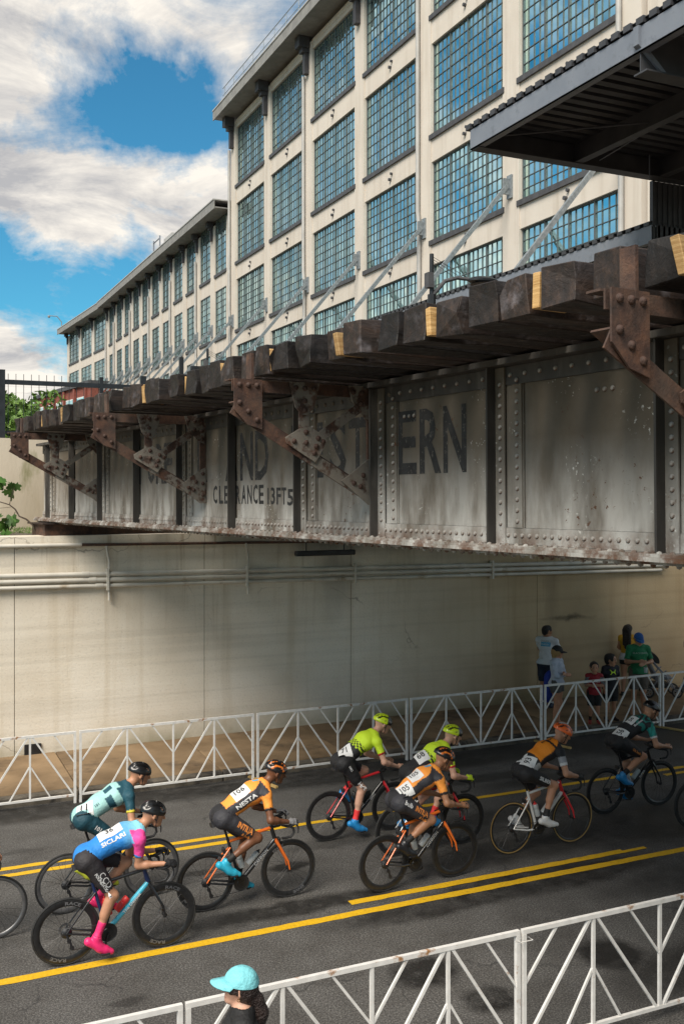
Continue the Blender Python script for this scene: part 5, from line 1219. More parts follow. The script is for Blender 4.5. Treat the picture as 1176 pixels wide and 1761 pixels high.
# colours as (r, g, b) linear
O_ = np.array((.92, .33, .05)); K_ = np.array((.016, .016, .019)); CH = np.array((.030, .030, .037)); LIME = np.array((.60, .82, .03)); BLUE = np.array((.02, .22, .62)); CY = np.array((.25, .62, .78)); PK = np.array((.86, .07, .33))
MINT = np.array((.34, .60, .58)); DT = np.array((.008, .065, .095)); YE = np.array((.75, .62, .05)); RD = np.array((.55, .02, .03)); GY = np.array((.33, .33, .35)); GT = np.array((.015, .20, .17)); W_ = np.array((.7, .7, .7))
def base(V, c): return np.tile(np.array(c, float), (len(V), 1))
def sleeves(B, V, rv): 
    m = np.zeros(len(V), bool); t = np.zeros(len(V))
    for S in 'LR': q = B.is_(rv, 'uarm' + S); m |= q; t[q] = B.t('uarm' + S, V[q])
    return m, t
def back_h(V, J): return (V - np.array(J['pelvis'])) @ unit(np.cross([0, -1, 0], unit(np.array(J['neck']) - np.array(J['pelvis']))))
def paint36(B, V, rv, J):
    c = base(V, BLUE); t = tcoord(B, V); k = np.clip((t - .62) / .3, 0, 1)[:, None]; c = c * (1 - k) + CY * k; m, ts = sleeves(B, V, rv); c[m] = PK; c[m & (ts > .52)] = BLUE; c[(t > .80) & (np.abs(V[:, 1]) > .12)] = PK; return c
def paint11(B, V, rv, J):
    c = base(V, MINT); t = tcoord(B, V); m, ts = sleeves(B, V, rv); c[(t > .84)] = DT; c[(t > .76) & (np.abs(V[:, 1]) > .10)] = DT; c[m] = DT; c[m & (ts > .54)] = YE
    c[(np.abs(t - .55) < .07) & (np.abs(V[:, 1] + .15) < .035)] = DT; return c
def paintO(B, V, rv, J):
    c = base(V, O_); t = tcoord(B, V); hh = back_h(V, J); m, ts = sleeves(B, V, rv); side = (hh < .075) & (t < .95); c[side] = CH; c[(hh < -.02) & (t > .2)] = O_ * .9; c[t < .10] = K_
    c[m] = O_; c[m & (ts > .53)] = K_; return c
def paintL(B, V, rv, J):
    t = tcoord(B, V); c = base(V, K_); up = t > .50; c[up] = LIME; ck = (np.floor(V[:, 1] / .022) + np.floor(t / .042)) % 2 > 0; band = np.abs(t - .47) < .085; c[band] = np.where(ck[band][:, None], LIME, K_); m, ts = sleeves(B, V, rv); c[m] = LIME; c[m & (ts > .545)] = RD; return c
def paint93(B, V, rv, J):
    t = tcoord(B, V); hh = back_h(V, J); c = base(V, K_); c[(t > .36) & (hh > .03)] = np.array((.95, .29, .015)); c[(np.abs(t - .86) < .03)] = K_; c[(t > .12) & (t < .33) & (hh < .03)] = W_ * .6; m, ts = sleeves(B, V, rv); c[m] = K_; c[m & (ts > .22)] = GY; c[m & (ts > .5)] = W_; return c
def paint56(B, V, rv, J):
    t = tcoord(B, V); c = base(V, K_); n = np.sin(V[:, 0] * 60 + 3 * np.sin(V[:, 1] * 40)) > .2; c[(t > .62) & n] = GT; m, ts = sleeves(B, V, rv); c[m] = np.where(n[m][:, None], GT, GT * 1.5); c[m & (ts > .54)] = W_; return c
HB = lambda x, y, z, v: (.010, .010, .011) if not v else (.004, .004, .004)
def HO(x, y, z, v):
    q = math.cos(y * 15.0); return (.80, .20, .02) if (q > .86 and z > .05 and abs(y) > .1) else ((.012, .012, .013) if not v else (.004, .004, .004))
HL = lambda x, y, z, v: (.008, .008, .008) if v else ((.62, .80, .02) if x < .25 else (.014, .014, .014))
H93 = lambda x, y, z, v: (.03, .02, .02) if v else ((.55, .56, .57) if (z > .62 and abs(y) < .42 and x < .35) else (.98, .17, .03))
H36 = lambda x, y, z, v: (.35, .01, .02) if (v and y < 0 and x < 0) else HB(x, y, z, v)
GW = ink('glasses_white', (.65, .65, .67)); GB = ink('glasses_black', (.02, .02, .02)); GBL = ink('glasses_blue', (.05, .35, .6)); GP = ink('glasses_pink', (.7, .05, .3))
TANS = (.47, .235, .14); PALE = (.60, .34, .24); BRN = (.16, .065, .032); OLV = (.36, .17, .09)
HWH, HOR, HCH = M['wht'], ink('orange', (.80, .28, .06)), ink('lime', (.6, .82, .03))

def thigh_print(o, text, size, mt, t=.45, dz=0.0, rot=0, bold=.03, xs=1.0, flip=1):
    J = o['J']; a, b = np.array(J['hipR']), np.array(J['knR']); c = lerp(a, b, t); d = b - a; n = np.array([0, -1, 0.0]); ey = np.cross(n, d); ey = ey if ey[2] > 0 else -ey; return print_on(o, 'shorts', text, c + np.array([0, -.17, 0]) + unit(ey) * dz, d, np.cross(n, unit(d)) , size, mt, xs, bold, rot)
def flank_print(o, text, size, mt, t=.55, ang=75, rot=0, xs=1.0, off=0.0):
    a, b = o['B'].bone['torso']; c = Vector(a + (b - a) * t); ax = Vector(o['ax']); n = Vector(o['nor']); rt = Vector((0, -1, 0)); nn = n * math.cos(R(ang)) + rt * math.sin(R(ang)); sd_ = rt * math.cos(R(ang)) - n * math.sin(R(ang)); return print_on(o, 'jersey', text, c + nn * .17, ax, -sd_, size, mt, xs, .03, rot)
def side_patch(o, mt, w, h, t, ang, rot=0):
    a, b = o['B'].bone['torso']; c = Vector(a + (b - a) * t); ax = Vector(o['ax']); n = Vector(o['nor']); rt = Vector((0, -1, 0)); nn = n * math.cos(R(ang)) + rt * math.sin(R(ang)); sd_ = rt * math.cos(R(ang)) - n * math.sin(R(ang)); return decal(o['jersey'], 'sponsor_patch', o['jersey_bvh'], c + nn * .17, ax, -sd_, mt, w, h, lift=.003, rotdeg=rot)

# --- 36
p, y = spot(114, 9.917, 282, 10.32); c = R(105)
bike(p, y, 'black road bicycle with cyan and pink down tube under the rider in blue', dict(frame=BLK, seat=NAVY, down=CYAN, head=NAVY, top=BLK, fork=BLK), .062, rimtxt='RACE', crank=c, tube_txt='The Devout', bottles=(('down', REDB, DKB), ('seat', REDB, REDB)), disc=True)
o = rider(p, y, 'cyclist number 36 in a blue jersey with pink sleeves and hot pink shoe covers', 21, c, 'aero', TANS, paint36, .60, .80, .62, (.86, .03, .17), (.86, .03, .17), (.024, .021, .024), (.014, .014, .016), H36, GP, (-2, -10), elbow=(-.35, .35, -.95))
bib(o, '36', .50, 1, .25, .155, .075, 0, 14, up='ax'); flank_print(o, 'SICLARI', .042, HWH, .50, 62, xs=1.25); thigh_print(o, 'FOUNDATION', .028, HWH, .55, -.015); thigh_print(o, 'CCD', .060, HWH, .52, .03, bold=.0)
# --- 11
p, y = spot(113, 11.12, 262, 11.6); c = R(215)
bike(p, y, 'black road bicycle behind rider 36 with lime lettering on its chainstay', dict(frame=BLK), .042, alu=True, crank=c, bottles=(('down', CLEAR, DKB),))
o = rider(p, y, 'cyclist number 11 in a mint jersey with dark teal shoulders and sleeves', 27, c, 'hoods', TANS, paint11, .62, .82, .7, (.02, .02, .02), (.55, .6, .05), tuple(DT * .8), (.016, .016, .018), HB, ink('glasses_red', (.6, .05, .05)), (-4, -12))
bib(o, '11', .08, 1, .19, .17, .10, -25, 38, up='ax'); flank_print(o, '101', .03, ink('teal', tuple(DT)), .30, 60); a = side_patch(o, ink('teal', tuple(DT)), .10, .075, .62, 20); thigh_print(o, '101', .045, HWH, .3)
# --- 106
p, y = spot(353.5, 11.18, 495.7, 11.58); c = R(228)
bike(p, y, 'black and orange road bicycle with orange fork and grey rim lettering', dict(frame=BLK, top=ORG, fork=ORG, stay=ORG), .048, rimtxt='ENVE', crank=c, tube_txt='CANNON', bottles=(('down', CLEAR, DKB), ('seat', CLEAR, DKB)))
o = rider(p, y, 'cyclist number 106 in an orange and charcoal kit with bright blue shoes', 30, c, 'hoods', BRN, paintO, .62, .80, .74, (.014, .014, .014), (.03, .42, .62), tuple(CH), (.20, .20, .21), HO, GBL, (-6, -14))
bib(o, '106', .50, 1, .20, .19, .085, 0, 20, up='ax'); flank_print(o, 'NESTA', .046, HWH, .50, 80, xs=1.35); thigh_print(o, 'INTILJA', .060, HOR, .50, .02, xs=.75); thigh_print(o, '& bulb', .030, HOR, .62, -.045); side_patch(o, ink('sky', (.1, .42, .65)), .07, .04, .88, 5)
# --- 71
p, y = spot(565, 13.42, 680.5, 13.87); c = R(80)
bike(p, y, 'black and red road bicycle with a white logo under the left lime rider', dict(frame=BLK, stay=RED, seat=BLK, top=RED, fork=RED), .050, crank=c, tube_txt='BMC', bottles=(('down', DKB, DKB), ('seat', DKB, DKB)))
o = rider(p, y, 'cyclist in a lime and black checked jersey with red socks, left of the two', 33, c, 'aero', PALE, paintL, .62, .76, .66, (.75, .04, .04), (.02, .25, .60), (.014, .014, .016), None, HL, GB, (-10, -16))
bib(o, '71', .16, 1, .19, .19, .09, -28, 25, up='ax'); thigh_print(o, 'BMC', .03, HWH, .12); thigh_print(o, 'Ht', .055, HWH, .78)
# --- 68
p, y = spot(684, 12.87, 794.5, 13.31); c = R(335)
bike(p, y, 'black and red road bicycle half hidden behind the orange rider 105', dict(frame=BLK, fork=RED, stay=WHT, top=RED), .050, crank=c, tube_txt='BMC', bottles=(('down', DKB, DKB),))
o = rider(p, y, 'cyclist number 68 in a lime and black checked jersey with lime gloves', 30, c, 'hoods', PALE, paintL, .62, .78, .7, (.75, .04, .04), (.02, .25, .60), (.014, .014, .016), (.58, .80, .03), HL, GW, (-6, -12))
bib(o, '68', .36, 1, .17, .19, .095, -12, 24, up='ax'); thigh_print(o, 'BMC', .035, HWH, .1)
# --- 105
p, y = spot(660, 11.73, 778.5, 12.17); c = R(232)
bike(p, y, 'black and orange road bicycle with deep black rims beside the short yellow line', dict(frame=BLK, top=ORG, fork=ORG, stay=ORG), .062, crank=c, tube_txt='CANNON', bottles=(('down', CLEAR, DKB), ('seat', CLEAR, DKB)))
o = rider(p, y, 'cyclist number 105 in an orange and charcoal kit with black shoes', 30, c, 'aero', OLV, paintO, .62, .80, .72, (.014, .014, .014), (.016, .016, .018), tuple(CH), None, HO, GW, (-16, -20))
bib(o, '105', .54, 1, .17, .18, .075, -8, 10, up='ax'); bib(o, '105', .18, 1, .17, .18, .075, -12, 42, up='ax'); thigh_print(o, 'INTILJA', .058, HOR, .50, .015, xs=.75); thigh_print(o, '& bulb', .03, HOR, .64, -.045); thigh_print(o, 'bulb', .05, HWH, .02, .02); side_patch(o, ink('sky', (.1, .42, .65)), .08, .045, .9, 5)
# --- 93
p, y = spot(878, 12.95, 981, 13.375); c = R(350)
bike(p, y, 'white and red road bicycle with tan tyre sidewalls', dict(frame=WHT, fork=RED, head=RED, chain=WHT, stay=WHT), .030, tan=True, crank=c, bottles=(('down', CLEAR, REDB), ('seat', CLEAR, REDB)))
o = rider(p, y, 'cyclist number 93 in an orange and black kit with an orange helmet', 31, c, 'hoods', TANS, paint93, .62, .74, .74, (.016, .016, .016), (.62, .62, .62), (.014, .014, .016), (.02, .02, .02), H93, ink('glasses_orange', (.8, .15, .03)), (-12, -22))
bib(o, '93', .16, 1, .16, .19, .085, 20, 35, up='ax'); bib(o, '93', .14, 1, .14, .17, .08, 25, -32, up='ax'); thigh_print(o, 'SILBER', .045, HWH, .50, .01, xs=1.1); flank_print(o, 'SILBER', .03, ink('black', tuple(K_)), .86, 5, xs=1.4)
# --- 56
p, y = spot(1040, 14.53, 1133, 14.93); c = R(238)
bike(p, y, 'all black road bicycle ridden under the bridge shade at right', dict(frame=BLK, fork=BLK), .045, crank=c, tube_txt='SUPER', bottles=(('down', CLEAR, DKB), ('seat', CLEAR, REDB)))
o = rider(p, y, 'cyclist number 56 in a black kit with green teal sleeves and blue shoes', 27, c, 'aero', TANS, paint56, .62, .82, .76, (.014, .014, .014), (.02, .22, .50), (.014, .014, .016), None, HB, GB, (-10, -18))
bib(o, '56', .14, 1, .15, .20, .085, 12, 36, up='ax'); bib(o, '56', .62, 1, .17, .14, .07, 0, 12, up='ax'); flank_print(o, 'illuminate', .03, HWH, .66, 55); thigh_print(o, 'Ok bank', .035, HOR, .55)
# --- riders cut by the picture's edges
p, y = spot(-187, 10.08, -9, 10.48); c = R(60)
bike(p, y, 'road bicycle whose front wheel rolls in at the left picture edge', dict(frame=BLK, fork=RED), .030, alu=True, crank=c)
rider(p, y, 'cyclist in navy just beyond the left picture edge', 28, c, 'hoods', TANS, lambda B, V, rv, J: base(V, (.02, .04, .12)), .62, .8, .7, (.6, .6, .6), (.5, .5, .5), (.014, .014, .016), None, HB, GB, (-4, -10))
p, y = spot(1190, 13.93, 1278, 14.35); c = R(150)
bike(p, y, 'road bicycle whose rear wheel shows at the right picture edge', dict(frame=BLK, fork=BLK), .045, rimtxt='ENVE', crank=c)
rider(p, y, 'cyclist in dark red just beyond the right picture edge', 28, c, 'hoods', TANS, lambda B, V, rv, J: base(V, (.2, .02, .03)), .62, .8, .7, (.02, .02, .02), (.02, .02, .02), (.014, .014, .016), None, HB, GB, (-4, -10))

# ================================================================== SPECTATORS
def stand(loc, yaw, label, h, arms, skin, clothes, head=(0, 0), female=False, hair=None, hs=1.0, step=.012, slim=1.0, lean=0.0, legs=None, group='people watching from the sidewalk'):
    s = h / 1.75; r = empty('person', loc, yaw, label, 'person', group); B = Body(); S_ = lambda v: np.array(v, float) * s; J = {}
    J.update(pelvis=S_((0, 0, .97)), waist=S_((.012, 0, 1.12)), chest=S_((.0, lean * .6, 1.30)), neck=S_((-.012, lean, 1.475)), glute=S_((-.045, 0, -.01)))
    yw, pt = R(head[0]), R(head[1]); hf = np.array([math.cos(yw) * math.cos(pt), math.sin(yw) * math.cos(pt), math.sin(pt)]); rr = np.array([math.sin(yw), -math.cos(yw), 0]); hu = np.cross(rr, hf)
    hc = S_((.015, lean, 1.475)) + np.array([0, 0, .142]) * s ** .6 * hs; head_prims(B, hc, hf, hu, hs * s ** .45)
    for k, q in (('L', 1), ('R', -1)):
        lg = (legs or {}).get(k, {}); w = .165 if female else .185
        J['hip' + k] = S_((0, q * .088, .93)); J['kn' + k] = S_(lg.get('kn', (.015, q * .10, .505))); J['an' + k] = S_(lg.get('an', (-.03, q * .115, .085))); J['toe' + k] = S_(lg.get('toe', (.145, q * .155, .026))); J['heel' + k] = S_(lg.get('heel', (-.075, q * .115, .008)))
        J['sh' + k] = S_((-.01, q * w + lean, 1.415)); e, wv = arms[k]; J['el' + k] = S_((e[0], e[1], e[2])); J['wr' + k] = S_(wv)
    body_prims(B, J, s, female, slim); B.J = J; o = finish(r, B, skin, step, clothes(s))
    for k, q in (('L', 1), ('R', -1)): add_hand(r, J, k, skin, s, M['skin'], None, 'hand', up=(.3, q * .8, .3), curl=.55)
    o['B'] = B; o['J'] = J; o['root'] = r
    if hair: hair(r, B)
    return o
def P_(*regs, **lim):              # pick helper: regions, with limits along limb (region: (lo, hi)) or height (z=(lo, hi))
    def f(B, rf, c):
        m = np.zeros(len(rf), bool)
        for g in regs: m |= B.is_(rf, g)
        for g, (lo, hi) in lim.items():
            if g == 'z': m &= (c[:, 2] > lo) & (c[:, 2] < hi)
            else:
                for S in 'LR': t = B.t(g + S, c); m |= B.is_(rf, g + S) & (t > lo) & (t < hi)
        return m
    return f
def shirt(col, sl=.62, off=.014, hem=.90, long=False, name='shirt', top=1.50):
    def mk(s):
        def pk(B, rf, c):
            m = (B.is_(rf, 'torso') | (B.is_(rf, 'pelvis') & (c[:, 2] > hem * s)))
            for S in 'LR':
                if sl > 0: m |= B.is_(rf, 'uarm' + S) & (B.t('uarm' + S, c) < sl)
                if long: m |= B.is_(rf, 'farm' + S) & (B.t('farm' + S, c) < .88)
            return m & ~(B.is_(rf, 'torso') & (c[:, 2] > top * s))
        def of(B, V, rv): return off * s * (1 + .9 * np.clip((1.2 * s - V[:, 2]) / (.3 * s), 0, 1) * ~B.is_(rv, 'uarm*', 'farm*')) + .004 * np.sin(V[:, 2] * 45 + V[:, 1] * 22)
        return (name, pk, of, col, M['cloth'])
    return mk
def shorts(col, t=.72, off=.020, name='shorts', top=1.02):
    def mk(s):
        def pk(B, rf, c):
            m = B.is_(rf, 'pelvis') & (c[:, 2] < top * s)
            for S in 'LR': m |= B.is_(rf, 'thigh' + S) & (B.t('thigh' + S, c) < t)
            return m
        def of(B, V, rv): return off * s * (.5 + .9 * np.clip((.95 * s - V[:, 2]) / (.3 * s), 0, 1))
        return (name, pk, of, col, M['cloth'])
    return mk
def trousers(col):
    def mk(s): return ('trousers', lambda B, rf, c: (B.is_(rf, 'pelvis') & (c[:, 2] < 1.02 * s)) | B.is_(rf, 'thighL', 'thighR') | B.is_(rf, 'shinL', 'shinR'), .014, col, M['cloth'])
    return mk
def shoes(col, thin=False):
    def one(S):
        def mk(s): return ('shoe', lambda B, rf, c: B.is_(rf, 'foot' + S) & ((c[:, 2] < .025 * s) if thin else np.ones(len(c), bool)), .006 if not thin else .010, col, M['shoe'])
        return mk
    return [one('L'), one('R')]
def socks(col, t=.78):
    def one(S):
        def mk(s): return ('sock', lambda B, rf, c: B.is_(rf, 'shin' + S) & (B.t('shin' + S, c) > t), .004, col, M['cloth'])
        return mk
    return [one('L'), one('R')]
def outfit(*mk): return lambda s: [m(s) for m in mk]
def grow_hair(r, prims, cut, col, h=.010):
    B = Body()
    for a in prims: B.cap('h', *a)
    for a in cut: B.cap('h', *a, sub=True)
    B.grow(h); c = np.tile(np.array(col), (len(B.V), 1)); c *= (1 + .25 * np.sin(B.V[:, :1] * 300 + B.V[:, 1:2] * 260)); return link('hair', mesh_from('hair', B.V, B.Q, M['hair'], c), r)
def short_hair(col, puff=1.0, low=-.04):
    def f(r, B):
        s = B.hs; P = lambda x, y, z: B.hc + (B.hf * x + B.hr * y + B.hu * z) * s
        grow_hair(r, [(P(-.032, 0, .024), P(.012, 0, .034), .096 * s * puff, .091 * s * puff, .02, (B.hr, .92)), (P(-.06, 0, low), P(-.05, 0, .0), .058 * s, .07 * s, .03)], [(P(.12, 0, -.05), P(.11, 0, .035), .066 * s, .066 * s, .02, (B.hr, 1.3)), (P(.0, -.16, -.03), P(.0, .16, -.03), .032 * s, .032 * s, .02), (P(0, 0, -.2), P(.02, 0, -.12), .085 * s, .075 * s, .02)], col)
    return f
DOWN = lambda q, f=.02: ((-.02, q * .24, 1.14), (f + .05, q * .245, .90))
def arm(*a): return a
K2 = (.012, .012, .014)
SWZ = .152
# man in white, back to camera
p = at(940, 21.0, SWZ)
o = stand(p, R(30), 'man in a white printed T-shirt and navy shorts standing with his back to the road', 1.72, {'L': ((.13, .22, 1.20), (.24, .05, 1.36)), 'R': ((.10, -.25, 1.19), (.27, -.10, 1.33))}, OLV, outfit(shirt((.62, .62, .64), .66, .016, .93), shorts((.010, .016, .035), .90, .028), *shoes((.02, .03, .06)), *socks((.6, .6, .6), .9)), (-35, -4), hair=short_hair((.012, .009, .008)))
nb = o['shirt_bvh']; a = ink('sky_print', (.06, .30, .48))
decal(o['shirt'], 'print', nb, (-.25, -.02, 1.33), (0, -1, 0), (0, 0, 1), a, .21, .085, lift=.005, rotdeg=0); decal(o['shirt'], 'lettering', nb, (-.25, 0, 1.395), (0, -1, 0), (0, 0, 1), M['ink'], text='CYCLING', size=.03, lift=.005); decal(o['shirt'], 'lettering', nb, (-.25, -.02, 1.33), (0, -1, 0), (0, 0, 1), M['wht'], text='CLASSIC', size=.035, lift=.007)
# woman with crossed arms
p = at(957, 19.35, SWZ)
o = stand(p, R(-62), 'woman in a black visor cap and grey long-sleeved top with crossed arms', 1.53, {'L': ((.07, .205, 1.13), (.185, .0, 1.165)), 'R': ((.07, -.205, 1.13), (.205, .01, 1.13))}, TANS, outfit(shirt((.42, .46, .55), 1.2, .012, .93, True), shorts((.075, .072, .07), .42, .028, 'skirt'), *shoes((.015, .012, .012), True)), (28, -3), True, legs={'R': dict(kn=(.05, -.10, .5), an=(.0, -.15, .085), toe=(.16, -.23, .026), heel=(-.04, -.13, .008))})
def bob(r, B):
    s = B.hs; P = lambda x, y, z: B.hc + (B.hf * x + B.hr * y + B.hu * z) * s
    grow_hair(r, [(P(-.035, 0, .01), P(.0, 0, .02), .100 * s, .098 * s, .02), (P(-.05, -.05, -.05), P(-.055, -.05, -.105), .05 * s, .038 * s, .03), (P(-.05, .05, -.05), P(-.055, .05, -.105), .05 * s, .038 * s, .03), (P(-.07, 0, -.05), P(-.07, 0, -.11), .055 * s, .04 * s, .03)], [(P(.13, 0, -.05), P(.12, 0, .03), .075 * s, .07 * s, .02, (B.hr, 1.25))], (.42, .26, .10))
bob(o['root'], o['B']); cap_hat(o['root'], o['B'], lambda x, y, z: (.010, .010, .011), (.010, .010, .011)); glasses(o['root'], o['B'], GB, .95)
# blue bag on her back
bg = empty('bag', (0, 0, 0), 0, 'bright blue drawstring bag hanging behind the woman in grey', 'bag'); bp_ = Body()
bl = at(941, 19.6, 0); bl = np.array(bl)
bp_.cap('b', bl + (0, 0, .70), bl + (.02, .02, 1.05), .13, .075, .05, (unit((RGT.x, RGT.y, 0)), .8)); bp_.cap('b', bl + (.0, 0, .66), bl + (.03, 0, .72), .12, .12, .05, (unit((RGT.x, RGT.y, 0)), .9)); bp_.cap('b', bl + (.02, .02, 1.0), bl + (.05, .0, 1.14), .07, .03, .05); bp_.grow(.014)
link('pouch', mesh_from('pouch', bp_.V, bp_.Q, M['cloth'], np.tile(np.array((.008, .03, .26)), (len(bp_.V), 1))), bg)
m = MB(); bo = Vector(bl); m.tube([bo + Vector((.04, 0, 1.12)), bo + Vector((.09, -.02, 1.30)), bo + Vector((.16, -.10, 1.38))], .008, 6); m.build('cord', M['black'], bg, True)
# boy in red
p = at(1021, 19.5, SWZ)
o = stand(p, R(-118), 'small boy in a red T-shirt with grey sleeves and black shorts', 1.14, {'L': ((.04, .25, 1.15), (.19, .04, 1.16)), 'R': ((.04, -.25, 1.15), (.20, -.03, 1.18))}, TANS, outfit(shirt(lambda B, V, rv: np.where(B.is_(rv, 'uarm*')[:, None], (.14, .145, .15), (.30, .012, .02)), .95, .018, .88), shorts((.012, .012, .014), .92, .03), *socks(K2, .7), *shoes((.35, .05, .04))), (0, -2), hair=short_hair((.012, .009, .008), 1.03), hs=1.18, slim=1.05)
decal(o['shirt'], 'lettering', o['shirt_bvh'], (.25, 0, .83), (0, 1, 0), (0, 0, 1), M['wht'], text='ROYALS', size=.035, lift=.005)
# boy in black
p = at(1049, 19.75, SWZ)
o = stand(p, R(-100), 'boy in a black T-shirt with a lime green chest emblem looking right', 1.27, {'L': DOWN(1), 'R': DOWN(-1)}, TANS, outfit(shirt((.012, .012, .02), .8, .018, .86), shorts((.010, .010, .011), .95, .032), *shoes((.03, .02, .02))), (48, 0), hair=short_hair((.010, .008, .007), 1.10, -.05), hs=1.12, slim=1.03)
v = []; f = []
for q in (1, -1):            # two facing brackets crossed by a bar
    n = len(v)
    for k in range(7): a = -1 + 2 * k / 6; x0 = q * (.048 - .030 * (1 - a * a)); w_ = .022; v += [(x0, a * .045), (x0 + q * w_, a * .045)]
    f += [(n + 2 * k, n + 2 * k + 1, n + 2 * k + 3, n + 2 * k + 2) for k in range(6)]
n = len(v); v += [(-.03, -.010), (.03, -.010), (.03, .010), (-.03, .010)]; f.append((n, n + 1, n + 2, n + 3))
decal(o['shirt'], 'emblem', o['shirt_bvh'], (.25, 0, .97), (0, 1, 0), (0, 0, 1), HCH, poly=(v, f), lift=.006)
# woman in yellow
p = at(1079, 22.1, SWZ)
def long_hair(r, B):
    s = B.hs; P = lambda x, y, z: B.hc + (B.hf * x + B.hr * y + B.hu * z) * s; Z = np.array([0, 0, 1.0]); bk = np.array([-1, 0, 0])
    grow_hair(r, [(P(-.03, 0, .02), P(.01, 0, .03), .099 * s, .094 * s, .02)] + [(P(-.06, yy, -.02), P(-.06, yy * 1.3, -.02) - Z * (.34 + .05 * math.cos(yy * 40)) + bk * .10, .045, .022, .03) for yy in (-.06, -.02, .03, .07)], [(P(.13, 0, -.05), P(.12, 0, .04), .072 * s, .07 * s, .02, (B.hr, 1.25))], (.012, .008, .007))
o = stand(p, R(48), 'woman in a yellow top with long dark hair standing with her back turned', 1.58, {'L': ((.06, .22, 1.18), (.2, .10, 1.05)), 'R': ((.04, -.22, 1.17), (.18, -.12, 1.02))}, TANS, outfit(shirt(lambda B, V, rv: np.where((V[:, 2] < .955)[:, None], (.5, .5, .52), (.52, .27, .012)), .30, .013, .90), shorts((.014, .014, .018), .34, .022), *shoes((.02, .02, .02))), (-30, 0), True, hair=long_hair)
# man in green
p = at(1097, 20.25, SWZ)
o = stand(p, R(-112), 'man in a green T-shirt and blue cap looking down at his hands', 1.66, {'L': ((.03, .27, 1.14), (.23, .06, 1.13)), 'R': ((.03, -.27, 1.14), (.22, -.07, 1.17))}, TANS, outfit(shirt((.012, .17, .065), .80, .018, .90), shorts((.12, .10, .08), .88, .030), *shoes((.10, .08, .06), True)), (4, -20), hair=short_hair((.02, .014, .01)))
decal(o['shirt'], 'lettering', o['shirt_bvh'], (.3, 0, 1.27), (0, 1, 0), (0, 0, 1), ink('faded_white', (.35, .42, .36)), text='BLACKSBURG', size=.034, lift=.005)
cap_hat(o['root'], o['B'], lambda x, y, z: (.012, .09, .32) if z > .12 else (.16, .30, .45), (.012, .10, .34))
m = MB(); m.lathe([(.0001, 0), (.030, 0), (.038, .10), (.034, .10), (.030, .02)], (0, 0, 0), 'z', 12); cu = m.build('cup', pm('red_drink', (.25, .02, .03), None, 5, .3), None, True)
J = o['J']; w4 = Matrix.Rotation(R(-112), 4, 'Z'); q = w4 @ Vector(J['wrL'] + np.array([.10, -.02, -.16])) + Vector(p); cu.location = q; tag(cu, 'clear cup with a red drink in the hand of the man in green', 'cup')
m = MB(); m.lathe([(.031, .001), (.0385, .105), (.036, .105)], (0, 0, 0), 'z', 12); m.build('lid', CLEAR, cu, True)
# person cut by the right edge
p = at(1197, 22.6, SWZ)
stand(p, R(-115), 'person in blue jeans and a navy top at the right picture edge by the wall', 1.66, {'L': DOWN(1), 'R': DOWN(-1)}, TANS, outfit(shirt((.012, .022, .05), 1.2, .016, .9, True), trousers((.02, .06, .14)), *shoes((.02, .02, .02))), (0, 0), hair=short_hair((.02, .014, .01)), legs={'R': dict(kn=(.10, -.22, .5), an=(.05, -.33, .085), toe=(.21, -.42, .026), heel=(.0, -.34, .008))})
# woman in the foreground
p = at(416, 6.50, 0.0)
o = stand(p, R(160), 'woman in an aqua cap and black polo with a dark ponytail in the foreground', 1.62, {'L': ((.02, .22, 1.14), (.16, .15, .98)), 'R': ((.02, -.22, 1.14), (.16, -.15, .98))}, PALE, outfit(shirt((.012, .012, .013), .9, .013, .85), trousers((.015, .015, .02)), *shoes((.03, .03, .03))), (-4, 7), True, step=.009, group=None)
def pony(r, B):
    s = B.hs; P = lambda x, y, z: B.hc + (B.hf * x + B.hr * y + B.hu * z) * s; Z = np.array([0, 0, 1.0])
    grow_hair(r, [(P(-.03, 0, .0), P(.01, 0, .02), .097 * s, .094 * s, .02), (P(-.06, 0, -.04), P(-.07, 0, -.06), .07 * s, .06 * s, .03), (P(-.10, 0, -.05), P(-.13, 0, -.075), .032, .03, .02), (P(-.13, 0, -.075), P(-.155, .015, -.17), .042, .055, .03), (P(-.155, .015, -.17), P(-.15, .03, -.30), .055, .05, .03), (P(-.15, .03, -.30), P(-.13, .035, -.40), .05, .018, .03)],
              [(P(.13, 0, -.06), P(.12, 0, .04), .078 * s, .07 * s, .02, (B.hr, 1.3)), (P(.02, -.2, -.06), P(.02, .2, -.06), .034, .034, .02), (P(.01, 0, -.22), P(.03, 0, -.12), .08, .07, .02)], (.022, .011, .009), .007)
pony(o['root'], o['B']); B = o['B']
cap_hat(o['root'], B, lambda x, y, z: (.20, .58, .64), (.20, .58, .64), 1.04, .93)
P = lambda x, y, z: B.hc + (B.hf * x + B.hr * y + B.hu * z) * B.hs
m = MB(); m.tube([P(-.105 + .026 * math.cos(a) * .3, .034 * math.cos(a), -.052 + .034 * math.sin(a)) for a in [2 * math.pi * k / 14 for k in range(14)]], .013, 7, closed=True); m.build('hair_tie', ink('scrunchie', (.06, .20, .48)), o['root'], True)
m = MB()
for q in (-1, 1): m.tube([P(-.008, q * .088, -.045 - .008 + .009 * math.cos(a)) + B.hf * .009 * math.sin(a) for a in [2 * math.pi * k / 10 for k in range(10)]], .0022, 5, closed=True)
m.build('earrings', pm('gold', (.65, .42, .10), None, 5, .25, 1.0), o['root'], True)
m = MB(); v = [(B.hc + (B.hf * .075 + B.hr * y_ + B.hu * .088) * B.hs) for y_ in (0,)]
k = 0
